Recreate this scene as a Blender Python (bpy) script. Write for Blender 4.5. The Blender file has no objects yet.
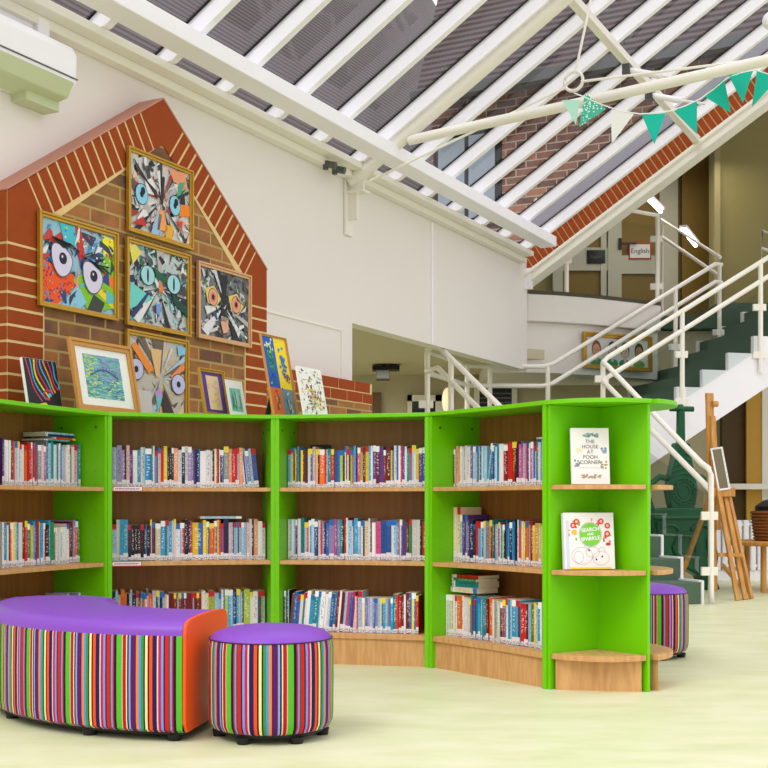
import bpy, math, random
from mathutils import Vector, Matrix
R = math.radians
S = bpy.context.scene
C = S.collection

# ------------------------------------------------------------------ camera, world, exposure
FPX = 1200.0; CZ = 0.76; HY = 504.0
cam = bpy.data.objects.new('camera', bpy.data.cameras.new('camera'))
C.objects.link(cam); S.camera = cam
cam.location = (0, 0, CZ); cam.rotation_euler = (R(90), 0, 0)
cam.data.sensor_width = 36; cam.data.lens = 36*FPX/768
cam.data.shift_y = (HY-384)/768
cam.data.clip_end = 200
w = bpy.data.worlds.new('world'); S.world = w; w.use_nodes = True
wt = w.node_tree; bg = wt.nodes['Background']; bg.inputs[0].default_value = (1.0, 0.962, 0.995, 1)
_tc = wt.nodes.new('ShaderNodeTexCoord'); _sp = wt.nodes.new('ShaderNodeSeparateXYZ'); _mr = wt.nodes.new('ShaderNodeMapRange')   # overcast sky: brighter overhead
wt.links.new(_tc.outputs['Generated'], _sp.inputs[0]); wt.links.new(_sp.outputs['Z'], _mr.inputs['Value']); wt.links.new(_mr.outputs[0], bg.inputs[1])
_mr.inputs['From Min'].default_value = -.1; _mr.inputs['From Max'].default_value = .8; _mr.inputs['To Min'].default_value = .62; _mr.inputs['To Max'].default_value = 1.4
def fill_light(name, loc, sx, sy, watts, col, rx=0):  # added area light without a fitting
    l = bpy.data.lights.new(name, 'AREA'); l.shape = 'RECTANGLE'; l.size = sx; l.size_y = sy; l.energy = watts; l.color = col
    o = bpy.data.objects.new(name, l); C.objects.link(o); o.location = loc; o.rotation_euler = (rx, 0, 0); return o
fill_light('lower_room_fill', (-.6, 11.6, 2.15), 2.0, 1.0, 26, (1, .95, .84))  # added fill to brighten the dark lower room; no such fitting there
fill_light('gallery_fill', (3.4, 14.0, 4.9), 1.6, .4, 12, (1, .93, .78))  # extra fill added beside the tube lights to brighten the gallery
sd = bpy.data.lights.new('sun', 'SUN'); sd.energy = 0.9; sd.angle = R(25); sd.color = (1, .94, .94)
so = bpy.data.objects.new('sun', sd); C.objects.link(so); so.rotation_euler = (R(38), R(-14), R(-20))
S.view_settings.view_transform = 'Standard'; S.view_settings.look = 'None'
S.view_settings.exposure = 0.33; S.view_settings.gamma = 1; S.view_settings.use_curve_mapping = False

# ------------------------------------------------------------------ colour + material helpers
def lin(c):
    return tuple(((v/255)/12.92 if v/255 <= .04045 else ((v/255+.055)/1.055)**2.4) for v in c[:3])
def base(name, rough=.5, metal=0):
    m = bpy.data.materials.new(name); m.use_nodes = True
    b = m.node_tree.nodes['Principled BSDF']
    b.inputs['Specular IOR Level'].default_value = .35; b.inputs['Roughness'].default_value = rough; b.inputs['Metallic'].default_value = metal
    return m, m.node_tree, b
def plain(name, col, rough=.5, metal=0, var=.06, scale=8, emit=None):
    m, t, b = base(name, rough, metal)
    N = t.nodes; L = t.links
    n = N.new('ShaderNodeTexNoise'); n.inputs['Scale'].default_value = scale; n.inputs['Detail'].default_value = 4
    g = N.new('ShaderNodeNewGeometry'); L.new(g.outputs['Position'], n.inputs['Vector'])
    mx = N.new('ShaderNodeMix'); mx.data_type = 'RGBA'
    c = lin(col)
    mx.inputs[6].default_value = tuple(v*(1-var) for v in c)+(1,); mx.inputs[7].default_value = tuple(min(1, v*(1+var)) for v in c)+(1,)
    L.new(n.outputs['Fac'], mx.inputs[0]); L.new(mx.outputs[2], b.inputs['Base Color'])
    if emit:
        b.inputs['Emission Color'].default_value = lin(col)+(1,); b.inputs['Emission Strength'].default_value = emit
    return m
def ramp(N, stops, interp='LINEAR'):
    r = N.new('ShaderNodeValToRGB'); r.color_ramp.interpolation = interp
    e = r.color_ramp.elements
    while len(e) < len(stops): e.new(.5)
    for k, (p, c) in enumerate(stops):
        e[k].position = p; e[k].color = lin(c)+(1,)
    return r
def wood(name, c1, c2, stretch=(1.5, 1.5, 14), rough=.45):
    m, t, b = base(name, rough); N = t.nodes; L = t.links
    tc = N.new('ShaderNodeTexCoord'); mp = N.new('ShaderNodeMapping'); mp.inputs['Scale'].default_value = stretch
    n = N.new('ShaderNodeTexNoise'); n.inputs['Scale'].default_value = 4; n.inputs['Detail'].default_value = 5
    L.new(tc.outputs['Object'], mp.inputs[0]); L.new(mp.outputs[0], n.inputs['Vector'])
    r = ramp(N, [(.35, c1), (.65, c2)]); L.new(n.outputs['Fac'], r.inputs[0]); L.new(r.outputs[0], b.inputs['Base Color'])
    return m
def bricks(name, stops, mortar, off=.5, bw=.225, bh=.075, freq=2, swap=False, noise=.5):
    m, t, b = base(name, .85); N = t.nodes; L = t.links
    tc = N.new('ShaderNodeTexCoord'); sp = N.new('ShaderNodeSeparateXYZ'); cb = N.new('ShaderNodeCombineXYZ')
    L.new(tc.outputs['Object'], sp.inputs[0])
    _ad = N.new('ShaderNodeMath'); L.new(sp.outputs['X'], _ad.inputs[0]); L.new(sp.outputs['Y'], _ad.inputs[1]); L.new(_ad.outputs[0], cb.inputs['X']); L.new(sp.outputs['Z'], cb.inputs['Y'])
    br = N.new('ShaderNodeTexBrick'); br.offset = off; br.offset_frequency = freq
    L.new(cb.outputs[0], br.inputs['Vector'])
    br.inputs['Scale'].default_value = 1; br.inputs['Brick Width'].default_value = bw; br.inputs['Row Height'].default_value = bh
    br.inputs['Mortar Size'].default_value = .0072; br.inputs['Mortar Smooth'].default_value = .2
    br.inputs['Color1'].default_value = (0, 0, 0, 1); br.inputs['Color2'].default_value = (1, 1, 1, 1)
    br.inputs['Mortar'].default_value = (0.5, .5, .5, 1); br.inputs['Bias'].default_value = 0
    n = N.new('ShaderNodeTexNoise'); n.inputs['Scale'].default_value = 9; n.inputs['Detail'].default_value = 5
    L.new(cb.outputs[0], n.inputs['Vector'])
    mx = N.new('ShaderNodeMix'); mx.inputs[0].default_value = noise
    L.new(br.outputs['Color'], mx.inputs[2]); L.new(n.outputs['Fac'], mx.inputs[3])
    r = ramp(N, stops); L.new(mx.outputs[0], r.inputs[0])
    m2 = N.new('ShaderNodeMix'); m2.data_type = 'RGBA'; m2.inputs[7].default_value = lin(mortar)+(1,)
    L.new(br.outputs['Fac'], m2.inputs[0]); L.new(r.outputs[0], m2.inputs[6]); L.new(m2.outputs[2], b.inputs['Base Color'])
    bp = N.new('ShaderNodeBump'); bp.inputs['Strength'].default_value = .6; bp.inputs['Distance'].default_value = .006; bp.invert = True
    L.new(br.outputs['Fac'], bp.inputs['Height']); L.new(bp.outputs[0], b.inputs['Normal'])
    return m
def painted():
    m, t, b = base('painted_paper', .5); a = t.nodes.new('ShaderNodeAttribute'); a.attribute_name = 'Col'
    t.links.new(a.outputs['Color'], b.inputs['Base Color']); return m
def stripes(name='striped_fabric'):
    m, t, b = base(name, .8); N = t.nodes; L = t.links
    seq = [(5.6, (84, 176, 40)), (3, (16, 8, 16)), (1.5, (190, 14, 80)), (1.6, (120, 140, 200)), (1.8, (110, 62, 46)), (3.2, (204, 14, 18)),
           (1.6, (20, 8, 24)), (2.4, (112, 146, 214)), (2.8, (188, 10, 96)), (1.4, (206, 196, 160)), (4.6, (26, 10, 82)), (3.2, (236, 76, 8)), (1.6, (20, 10, 10)),
           (2.6, (226, 216, 160)), (1.6, (16, 10, 10)), (2.8, (52, 140, 60)), (2.8, (88, 140, 210)), (2.2, (228, 130, 20)), (5.8, (84, 8, 90)), (2.0, (128, 156, 214)),
           (1.6, (20, 6, 16)), (1.2, (220, 210, 170)), (3.6, (176, 8, 18)), (1.2, (200, 180, 150))]
    tot = sum(a for a, _ in seq); st = []; x = 0
    for a, c in seq: st.append((x/tot, c)); x += a
    uv = N.new('ShaderNodeUVMap'); uv.uv_map = 'UVMap'; sp = N.new('ShaderNodeSeparateXYZ'); L.new(uv.outputs[0], sp.inputs[0])
    fr = N.new('ShaderNodeMath'); fr.operation = 'FRACT'; L.new(sp.outputs['X'], fr.inputs[0])
    r = ramp(N, st, 'CONSTANT'); L.new(fr.outputs[0], r.inputs[0]); L.new(r.outputs[0], b.inputs['Base Color'])
    return m
def spine():
    m, t, b = base('book_spine', .35); N = t.nodes; L = t.links
    def math_(op, a, c=None, d=None):
        n = N.new('ShaderNodeMath'); n.operation = op; n.inputs[2].default_value = .09
        for k, v in enumerate((a, c)):
            if v is None: continue
            if isinstance(v, (int, float)): n.inputs[k].default_value = v
            else: L.new(v, n.inputs[k])
        return n.outputs[0]
    at = N.new('ShaderNodeAttribute'); at.attribute_name = 'Col'
    uv = N.new('ShaderNodeUVMap'); uv.uv_map = 'UVMap'; sp = N.new('ShaderNodeSeparateXYZ'); L.new(uv.outputs[0], sp.inputs[0])
    fl = math_('FLOOR', sp.outputs['X']); u = math_('FRACT', sp.outputs['X']); v = sp.outputs['Y']
    wn = N.new('ShaderNodeTexWhiteNoise'); wn.noise_dimensions = '1D'; L.new(fl, wn.inputs['W'])
    rnd = wn.outputs['Value']
    cb = N.new('ShaderNodeCombineXYZ'); L.new(math_('MULTIPLY', u, 2.2), cb.inputs['X']); L.new(math_('MULTIPLY', v, 26), cb.inputs['Y']); L.new(fl, cb.inputs['Z'])
    no = N.new('ShaderNodeTexNoise'); no.inputs['Scale'].default_value = 1; L.new(cb.outputs[0], no.inputs['Vector'])
    txt = math_('MULTIPLY', math_('GREATER_THAN', no.outputs['Fac'], .54), .55)
    inner = math_('MULTIPLY', math_('GREATER_THAN', v, .3), math_('LESS_THAN', v, .88))
    mid = math_('LESS_THAN', math_('ABSOLUTE', math_('SUBTRACT', u, .5)), .27)
    tm = math_('MULTIPLY', math_('MULTIPLY', txt, inner), mid)
    acc = ramp(N, [(0, (245, 245, 240)), (.3, (30, 30, 60)), (.5, (245, 220, 60)), (.62, (200, 30, 40)), (.74, (250, 250, 250)), (.9, (40, 110, 190))], 'CONSTANT'); L.new(rnd, acc.inputs[0])
    m1 = N.new('ShaderNodeMix'); m1.data_type = 'RGBA'; L.new(tm, m1.inputs[0]); L.new(at.outputs['Color'], m1.inputs[6]); L.new(acc.outputs[0], m1.inputs[7])
    w3_ = N.new('ShaderNodeTexWhiteNoise'); w3_.noise_dimensions = '1D'; L.new(math_('ADD', fl, .71), w3_.inputs['W'])
    half = math_('MULTIPLY', math_('GREATER_THAN', u, .56), math_('GREATER_THAN', w3_.outputs['Value'], .5))   # two tone spines
    pal2 = ramp(N, [(0, (236, 236, 238)), (.5, (236, 236, 238)), (.62, (60, 40, 60)), (.7, (150, 196, 224)), (.82, (40, 110, 180)), (.9, (214, 60, 50)), (.95, (30, 30, 34))], 'CONSTANT'); L.new(w3_.outputs['Value'], pal2.inputs[0])
    m0 = N.new('ShaderNodeMix'); m0.data_type = 'RGBA'; L.new(half, m0.inputs[0]); L.new(at.outputs['Color'], m0.inputs[6]); L.new(pal2.outputs[0], m0.inputs[7]); L.new(m0.outputs[2], m1.inputs[6])
    # second colour block near the top of some spines
    top = math_('MULTIPLY', math_('GREATER_THAN', v, .86), math_('GREATER_THAN', rnd, .55))
    m2 = N.new('ShaderNodeMix'); m2.data_type = 'RGBA'; L.new(top, m2.inputs[0]); L.new(m1.outputs[2], m2.inputs[6]); L.new(acc.outputs[0], m2.inputs[7])
    w2_ = N.new('ShaderNodeTexWhiteNoise'); w2_.noise_dimensions = '1D'; L.new(math_('ADD', fl, .37), w2_.inputs['W'])
    st = math_('MULTIPLY', math_('LESS_THAN', v, math_('MULTIPLY_ADD', w2_.outputs['Value'], .12)), math_('GREATER_THAN', v, .015))
    c2 = N.new('ShaderNodeCombineXYZ'); L.new(math_('MULTIPLY', u, 4), c2.inputs['X']); L.new(math_('MULTIPLY', v, 55), c2.inputs['Y']); L.new(fl, c2.inputs['Z'])
    n2 = N.new('ShaderNodeTexNoise'); n2.inputs['Scale'].default_value = 1; L.new(c2.outputs[0], n2.inputs['Vector'])
    blk = math_('MULTIPLY', math_('GREATER_THAN', n2.outputs['Fac'], .55), math_('LESS_THAN', v, .09))
    m3 = N.new('ShaderNodeMix'); m3.data_type = 'RGBA'; L.new(blk, m3.inputs[0]); m3.inputs[6].default_value = lin((232, 232, 236))+(1,); m3.inputs[7].default_value = (.01, .01, .015, 1)
    m4 = N.new('ShaderNodeMix'); m4.data_type = 'RGBA'; L.new(st, m4.inputs[0]); L.new(m2.outputs[2], m4.inputs[6]); L.new(m3.outputs[2], m4.inputs[7])
    L.new(m4.outputs[2], b.inputs['Base Color']); return m
def glass(name, tint=(235, 240, 240), gl=.06):
    m = bpy.data.materials.new(name); m.use_nodes = True; t = m.node_tree; N = t.nodes; L = t.links; N.clear()
    o = N.new('ShaderNodeOutputMaterial'); tr = N.new('ShaderNodeBsdfTransparent'); tr.inputs[0].default_value = lin(tint)+(1,)
    g = N.new('ShaderNodeBsdfGlossy'); g.inputs['Roughness'].default_value = .05
    lw = N.new('ShaderNodeLayerWeight'); lw.inputs[0].default_value = .25
    mm = N.new('ShaderNodeMath'); mm.operation = 'MULTIPLY_ADD'; mm.inputs[1].default_value = .22; mm.inputs[2].default_value = gl
    L.new(lw.outputs['Fresnel'], mm.inputs[0])
    mx = N.new('ShaderNodeMixShader'); L.new(mm.outputs[0], mx.inputs[0]); L.new(tr.outputs[0], mx.inputs[1]); L.new(g.outputs[0], mx.inputs[2]); L.new(mx.outputs[0], o.inputs[0])
    return m
def floor_mat():
    m, t, b = base('pale_green_vinyl', .42); N = t.nodes; L = t.links
    g = N.new('ShaderNodeNewGeometry'); mp = N.new('ShaderNodeMapping'); mp.inputs['Scale'].default_value = (1, 2.2, 1); L.new(g.outputs['Position'], mp.inputs[0])
    n = N.new('ShaderNodeTexNoise'); n.inputs['Scale'].default_value = 2.6; n.inputs['Detail'].default_value = 7; n.inputs['Roughness'].default_value = .6
    L.new(mp.outputs[0], n.inputs['Vector'])
    r = ramp(N, [(.3, (202, 208, 160)), (.5, (213, 217, 176)), (.68, (222, 223, 192))]); L.new(n.outputs['Fac'], r.inputs[0]); L.new(r.outputs[0], b.inputs['Base Color'])
    return m
def tiles():
    m, t, b = base('brown_roof_tiles', .6); N = t.nodes; L = t.links
    tc = N.new('ShaderNodeTexCoord'); wv = N.new('ShaderNodeTexWave'); wv.bands_direction = 'Z'; wv.inputs['Scale'].default_value = 4.5; wv.inputs['Distortion'].default_value = .4
    L.new(tc.outputs['Object'], wv.inputs['Vector'])
    r = ramp(N, [(.2, (46, 34, 36)), (.8, (104, 86, 88))]); L.new(wv.outputs['Fac'], r.inputs[0]); L.new(r.outputs[0], b.inputs['Base Color'])
    return m

M = dict(
    green=plain('lime_green_laminate', (112, 200, 0), .38, var=.02),
    beech=wood('beech_laminate', (196, 146, 92), (212, 166, 110), (14, 2, 2)),
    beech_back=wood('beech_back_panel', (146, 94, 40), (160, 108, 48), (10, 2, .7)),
    wall=plain('white_wall_paint', (232, 227, 222), .7, var=.02, scale=2),
    cream=plain('cream_paint', (238, 234, 224), .45, var=.02),
    white=plain('white_frame_paint', (246, 244, 250), .4, var=.01),
    rail=plain('cream_rail_paint', (244, 240, 230), .3, var=.01),
    soffit=plain('beige_ceiling_paint', (205, 196, 168), .8, var=.02),
    olive=plain('olive_wall_paint', (140, 128, 80), .8, var=.03),
    brown=plain('dark_ochre_panel', (128, 102, 36), .5, var=.06),
    ochre=plain('yellow_ochre_door', (196, 150, 50), .45, var=.05),
    dark=plain('dark_glass_panel', (26, 28, 28), .2),
    black=plain('black_plastic', (22, 22, 24), .5),
    darkgrey=plain('dark_grey_metal', (96, 98, 98), .4, .4),
    carpet=plain('dark_green_carpet', (84, 106, 88), .95, var=.12, scale=40),
    redbrick=plain('red_brick', (152, 64, 8), .8, var=.14, scale=22),
    pinkbrick=plain('pale_pink_brick_top', (196, 140, 122), .85, var=.08, scale=20),
    mortar=plain('sandy_mortar', (226, 198, 140), .9, var=.06, scale=30),
    stock=bricks('stock_brick', [(.25, (112, 78, 62)), (.45, (146, 104, 62)), (.62, (170, 112, 62)), (.8, (132, 88, 58))], (178, 152, 94)),
    redwall=bricks('red_facing_brick', [(.3, (150, 62, 30)), (.7, (176, 82, 42))], (206, 180, 140)),
    outbrick=bricks('outside_brick', [(.3, (108, 70, 62)), (.5, (146, 96, 78)), (.7, (176, 120, 92))], (196, 180, 160)),
    tiles=tiles(), floor=floor_mat(),
    gold=plain('gold_frame', (190, 148, 52), .35, .55, var=.1, scale=30),
    rosegold=plain('pink_gold_frame', (214, 168, 122), .35, .4, var=.08, scale=30),
    oak=plain('oak_frame', (198, 142, 72), .5, var=.08, scale=20),
    easel=wood('varnished_pine', (186, 128, 60), (208, 152, 80), (8, 8, 1)),
    purple=plain('purple_vinyl', (128, 70, 184), .4, var=.02), orange=plain('orange_vinyl', (240, 88, 16), .45, var=.02),
    paint=painted(), stripe=stripes(), spine=spine(),
    page=plain('page_edges', (226, 216, 190), .8), paper=plain('white_paper', (238, 236, 234), .6, var=.01),
    glass=glass('clear_glass'), railglass=glass('balustrade_glass', (236, 242, 240), .0),
    cast=plain('green_cast_iron', (8, 84, 48), .25, .2, var=.4, scale=14),
    wicker=wood('wicker', (104, 60, 26), (160, 98, 44), (30, 30, 60), .7),
    teal=plain('teal_felt', (16, 178, 152), .85, var=.04), palegreen=plain('pale_green_felt', (168, 214, 192), .85), whitefelt=plain('white_felt', (236, 238, 236), .85),
    lamp=plain('lit_tube', (255, 250, 236), .5, emit=9), lantern=plain('warm_paper_lantern', (250, 236, 200), .6, emit=.25),
    leaf=plain('plant_leaf', (120, 170, 80), .6), acgreen=plain('ac_louver_plastic', (196, 204, 168), .5, var=.02),
)

# ------------------------------------------------------------------ mesh helpers
class MB:
    def __init__(s): s.v = []; s.f = []; s.m = []; s.c = []; s.uv = []
    def face(s, idx, m=0, c=None, uv=None):
        s.f.append(tuple(idx)); s.m.append(m); s.c.append(c or (1, 1, 1)); s.uv.append(uv or [(0, 0)]*len(idx))
    def box(s, x0, x1, y0, y1, z0, z1, m=0, c=None, T=None):
        k = len(s.v); P = [(x, y, z) for z in (z0, z1) for y in (y0, y1) for x in (x0, x1)]
        if T: P = [tuple(T @ Vector(p)) for p in P]
        s.v += P
        for q in ((0, 2, 3, 1), (4, 5, 7, 6), (0, 1, 5, 4), (2, 6, 7, 3), (0, 4, 6, 2), (1, 3, 7, 5)):
            s.face([k+i for i in q], m, c)
    def prism(s, pts, z0, z1, m=0, c=None, axis='z'):
        k = len(s.v); n = len(pts)
        def mk(a, b, d): return (a, b, d) if axis == 'z' else ((a, d, b) if axis == 'y' else (d, a, b))
        s.v += [mk(p[0], p[1], z0) for p in pts]+[mk(p[0], p[1], z1) for p in pts]
        s.face([k+i for i in range(n)][::-1], m, c); s.face([k+n+i for i in range(n)], m, c)
        for i in range(n):
            j = (i+1) % n; s.face((k+i, k+j, k+n+j, k+n+i), m, c)
    def poly(s, pts, m=0, c=None):
        k = len(s.v); s.v += [tuple(p) for p in pts]; s.face(range(k, k+len(pts)), m, c)
    def tube(s, pts, r, n=10, m=0, c=None, r2=None):
        pts = [Vector(p) for p in pts]; k = len(s.v); L = len(pts)
        for i, p in enumerate(pts):
            a = pts[max(0, i-1)]; b = pts[min(L-1, i+1)]; d = (b-a).normalized()
            up = Vector((0, 0, 1)) if abs(d.z) < .95 else Vector((1, 0, 0))
            x = d.cross(up).normalized(); y = x.cross(d)
            rr = r if r2 is None else r+(r2-r)*i/(L-1)
            for j in range(n):
                t = 2*math.pi*j/n; s.v.append(tuple(p+x*rr*math.cos(t)+y*rr*math.sin(t)))
        for i in range(L-1):
            for j in range(n):
                q = (j+1) % n; s.face((k+i*n+j, k+i*n+q, k+(i+1)*n+q, k+(i+1)*n+j), m, c)
        s.face([k+j for j in range(n)][::-1], m, c); s.face([k+(L-1)*n+j for j in range(n)], m, c)
    def bar(s, a, b, w, h, m=0, up=(0, 0, 1)):
        a = Vector(a); b = Vector(b); d = (b-a); L = d.length; d.normalize(); x = d.cross(Vector(up)).normalized(); y = x.cross(d)
        T = Matrix(((x.x, d.x, y.x, a.x), (x.y, d.y, y.y, a.y), (x.z, d.z, y.z, a.z), (0, 0, 0, 1)))
        s.box(-w/2, w/2, 0, L, -h/2, h/2, m, None, T)
    def lathe(s, prof, n=48, m=0, usc=None, cx=0, cy=0):
        k = len(s.v); L = len(prof)
        for (r, z) in prof:
            for j in range(n):
                t = 2*math.pi*j/n; s.v.append((cx+r*math.cos(t), cy+r*math.sin(t), z))
        for i in range(L-1):
            for j in range(n):
                q = (j+1) % n
                uv = [(j/n*usc, 0), ((j+1)/n*usc, 0), ((j+1)/n*usc, 1), (j/n*usc, 1)] if usc else None
                s.face((k+i*n+j, k+i*n+q, k+(i+1)*n+q, k+(i+1)*n+j), m, None, uv)
        s.face([k+j for j in range(n)][::-1], m); s.face([k+(L-1)*n+j for j in range(n)], m)
    def build(s, name, mats, parent=None, loc=(0, 0, 0), rot=(0, 0, 0), smooth=False, bev=0):
        me = bpy.data.meshes.new(name); me.from_pydata(s.v, [], s.f); me.update()
        if not isinstance(mats, (list, tuple)): mats = [mats]
        for m in mats: me.materials.append(M[m] if isinstance(m, str) else m)
        for p, mi in zip(me.polygons, s.m): p.material_index = mi
        me.uv_layers.new(name='UVMap'); me.color_attributes.new('Col', 'FLOAT_COLOR', 'CORNER')
        uvl = me.uv_layers['UVMap']; ca = me.color_attributes['Col']
        li = 0
        for fi, p in enumerate(me.polygons):
            for q in range(p.loop_total):
                uvl.data[p.loop_start+q].uv = s.uv[fi][q]; ca.data[p.loop_start+q].color = (*s.c[fi], 1)
        o = bpy.data.objects.new(name, me); C.objects.link(o); o.location = loc; o.rotation_euler = rot
        if parent: o.parent = parent
        if smooth:
            me.shade_smooth() if hasattr(me, 'shade_smooth') else None
            for p in me.polygons: p.use_smooth = True
            md = o.modifiers.new('edges', 'EDGE_SPLIT'); md.split_angle = R(42)
        if bev:
            b = o.modifiers.new('bevel', 'BEVEL'); b.width = bev; b.segments = 2; b.limit_method = 'ANGLE'
        return o
def tag(o, label=None, cat=None, group=None, kind=None):
    if label: o['label'] = label
    if cat: o['category'] = cat
    if group: o['group'] = group
    if kind: o['kind'] = kind
    return o
def thing(name, label, cat, loc=(0, 0, 0), rot=(0, 0, 0), group=None, kind=None):
    o = bpy.data.objects.new(name, None); C.objects.link(o); o.location = loc; o.rotation_euler = rot; o.empty_display_size = .1
    return tag(o, label, cat, group, kind)
def box(name, x0, x1, y0, y1, z0, z1, mat, parent=None, bev=0, loc=(0, 0, 0), rot=(0, 0, 0)):
    b = MB(); b.box(x0, x1, y0, y1, z0, z1); return b.build(name, mat, parent, loc, rot, bev=bev)
def text(body, size, mat, parent, loc, rot=(R(90), 0, 0), name='lettering', depth=.0008, bold=0):
    cu = bpy.data.curves.new(name, 'FONT'); cu.body = body; cu.size = size; cu.align_x = 'CENTER'; cu.align_y = 'CENTER'; cu.extrude = depth; cu.offset = bold
    t = bpy.data.objects.new(name, cu); C.objects.link(t)
    dg = bpy.context.evaluated_depsgraph_get(); dg.update(); me = bpy.data.meshes.new_from_object(t.evaluated_get(dg))
    bpy.data.objects.remove(t); me.materials.clear(); me.materials.append(M[mat])
    o = bpy.data.objects.new(name, me); C.objects.link(o); o.parent = parent; o.location = loc; o.rotation_euler = rot; return o

# wall frame: local x runs along the long white wall, local y into it, z up
TH = math.atan2(.883, .468); O = Vector((-1.368, 6.218, 0)); WD = Vector((.468, .883, 0)); ND = Vector((.883, -.468, 0))
WROT = (0, 0, TH)
def W(u, y, z): p = O+WD*u-ND*y; return Vector((p.x, p.y, z))
def wall_hit(px, py, y=0.0):   # where the sight line through a measured point meets the wall plane at local depth y
    k = (px-384)/FPX; b = O-ND*y
    u = (k*b.y-b.x)/(WD.x-k*WD.y); Y = b.y+u*WD.y
    return u, CZ+(HY-py)/FPX*Y

# ------------------------------------------------------------------ setting: floor and walls
o = box('floor', -6, 9, -3, 16, -.06, 0, 'floor'); tag(o, kind='structure')
YW = .15                                  # white wall plane lies behind the brick face
ZT = 3.17
b = MB()
b.prism([(-3.2, 0), (2.712, 0), (2.712, 2.07), (6.2, 2.07), (6.2, ZT), (-3.2, ZT)], YW, YW+.12, axis='y')
tag(b.build('wall_left', 'wall', None, O, WROT), kind='structure')
b = MB(); b.box(-3.2, 5.98, YW-.155, YW, ZT-.035, ZT+.012); b.box(-3.2, 6.02, YW-.07, YW, ZT-.085, ZT-.035)
tag(b.build('trim_1', 'cream', None, O, WROT, bev=.006), 'cream ledge moulding along the top of the white wall', None, kind='structure')
b = MB(); uc, _ = wall_hit(431, 300, YW); b.box(uc-.014, uc+.014, YW-.015, YW, 2.07, ZT-.1)
tag(b.build('trim_2', 'white', None, O, WROT), kind='structure')
u0, z0 = wall_hit(240, 299, YW); u1, z1 = wall_hit(341, 330, YW)
b = MB(); b.box(1.4, u1, YW-.008, YW, z1-.008, z1+.008); b.box(u1-.006, u1+.006, YW-.008, YW, 1.6, z1)
tag(b.build('trim_3', 'cream', None, O, WROT), kind='structure')
b = MB(); b.box(6.14, 6.2, YW-.06, YW, 2.86, 3.06); tag(b.build('trim_4', 'white', None, O, WROT), kind='structure')

# brick gable
uL, uA, uR = -.785, .345, 1.362; zE, zA = 2.206, 2.96
inner = [(uL+.02, 0), (uR-.02, 0), (uR-.02, zE-.02), (uA, zA-.02), (uL+.02, zE-.02)]
b = MB(); b.prism(inner, 0.0, YW, axis='y'); g = b.build('wall_gable', 'stock', None, O, WROT); tag(g, kind='structure')
mo = MB(); bk = MB()
BT = .2
def slope_band(ua, za, ub, zb, n):       # soldier bricks from (ua,za) to (ub,zb), hanging below the edge
    d = Vector((ub-ua, zb-za)); L = d.length; d.normalize(); nrm = Vector((d.y, -d.x))
    if nrm.y > 0: nrm = -nrm
    st = L/n
    q = [(ua, za), (ub, zb), (ub+nrm.x*BT*.98, zb+nrm.y*BT*.98), (ua+nrm.x*BT*.98, za+nrm.y*BT*.98)]
    return d, nrm, st
def clipquad(pts, f):                      # keep the side of the polygon where f >= 0
    out = []
    for i in range(len(pts)):
        a = pts[i]; c = pts[(i+1) % len(pts)]; fa, fc = f(a), f(c)
        if fa >= 0: out.append(a)
        if fa*fc < 0:
            t = fa/(fa-fc); out.append((a[0]+(c[0]-a[0])*t, a[1]+(c[1]-a[1])*t))
    return out
sl = (zA-zE)/(uA-uL); sr = (zA-zE)/(uR-uA)
dL = Vector((uA-uL, zA-zE)).normalized(); nL = Vector((dL.y, -dL.x)); dR = Vector((uR-uA, zE-zA)).normalized(); nR = Vector((dR.y, -dR.x))
# mortar backing: outer gable band and quoins
mo.prism([(uL, 0), (uL+.235, 0), (uL+.235, zE-.13), (uA, zA-BT/math.cos(math.atan(sl))), (uR-.235, zE-.14), (uR-.235, 0), (uR, 0), (uR, zE), (uA, zA), (uL, zE)][::-1], -.004, YW, axis='y')
def band(start, d, nrm, L, n, last):
    st = L/n
    for k in range(n):
        a = start+d*(k*st+.0075); c = start+d*((k+1)*st-.0075)
        if last == 'apex' and k == n-1: pass
        q = [tuple(a), tuple(c), tuple(c+nrm*BT), tuple(a+nrm*BT)]
        yield q
LL = Vector((uA-uL, zA-zE)).length; LR = Vector((uR-uA, zE-zA)).length
lb = list(band(Vector((uL, zE)), dL, nL, LL, 18, '')); rb = list(band(Vector((uA, zA)), dR, nR, LR, 17, ''))
for k, q in enumerate(lb):
    if k < 2 or k > 14: continue
    bk.prism(q[::-1], -.007, .0, 0, axis='y')
for k, q in enumerate(rb):
    if k < 3 or k > 14: continue
    bk.prism(q[::-1], -.007, .0, 0, axis='y')
# special bricks: eaves kneelers and apex
aL = Vector(lb[2][0])-dL*.012; aL2 = Vector(lb[2][3])-dL*.012
bk.prism([(uL, zE-.235), (uL+.225, zE-.235), (uL+.225, zE-.14), tuple(aL2), tuple(aL), (uL, zE)][::-1], -.007, 0, axis='y')
aR = Vector(rb[14][1])+dR*.012; aR2 = Vector(rb[14][2])+dR*.012
bk.prism([(uR, zE-.235), (uR, zE), tuple(aR), tuple(aR2), (uR-.225, zE-.14), (uR-.225, zE-.235)], -.007, 0, axis='y')
pL = Vector(lb[14][1])+dL*.012; pL2 = Vector(lb[14][2])+dL*.012; pR = Vector(rb[3][0])-dR*.012; pR2 = Vector(rb[3][3])-dR*.012
bk.prism([tuple(pL), (uA, zA), tuple(pR), tuple(pR2), (uA, zA-BT*1.25), tuple(pL2)], -.007, 0, axis='y')
z = zE-.247; k = 0
while z > .9:
    for (a, c) in ((uL, uL+.225), (uR-.225, uR)):
        bk.box(a, c, -.007, 0, z-.0625, z)
    z -= .0755; k += 1
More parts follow.
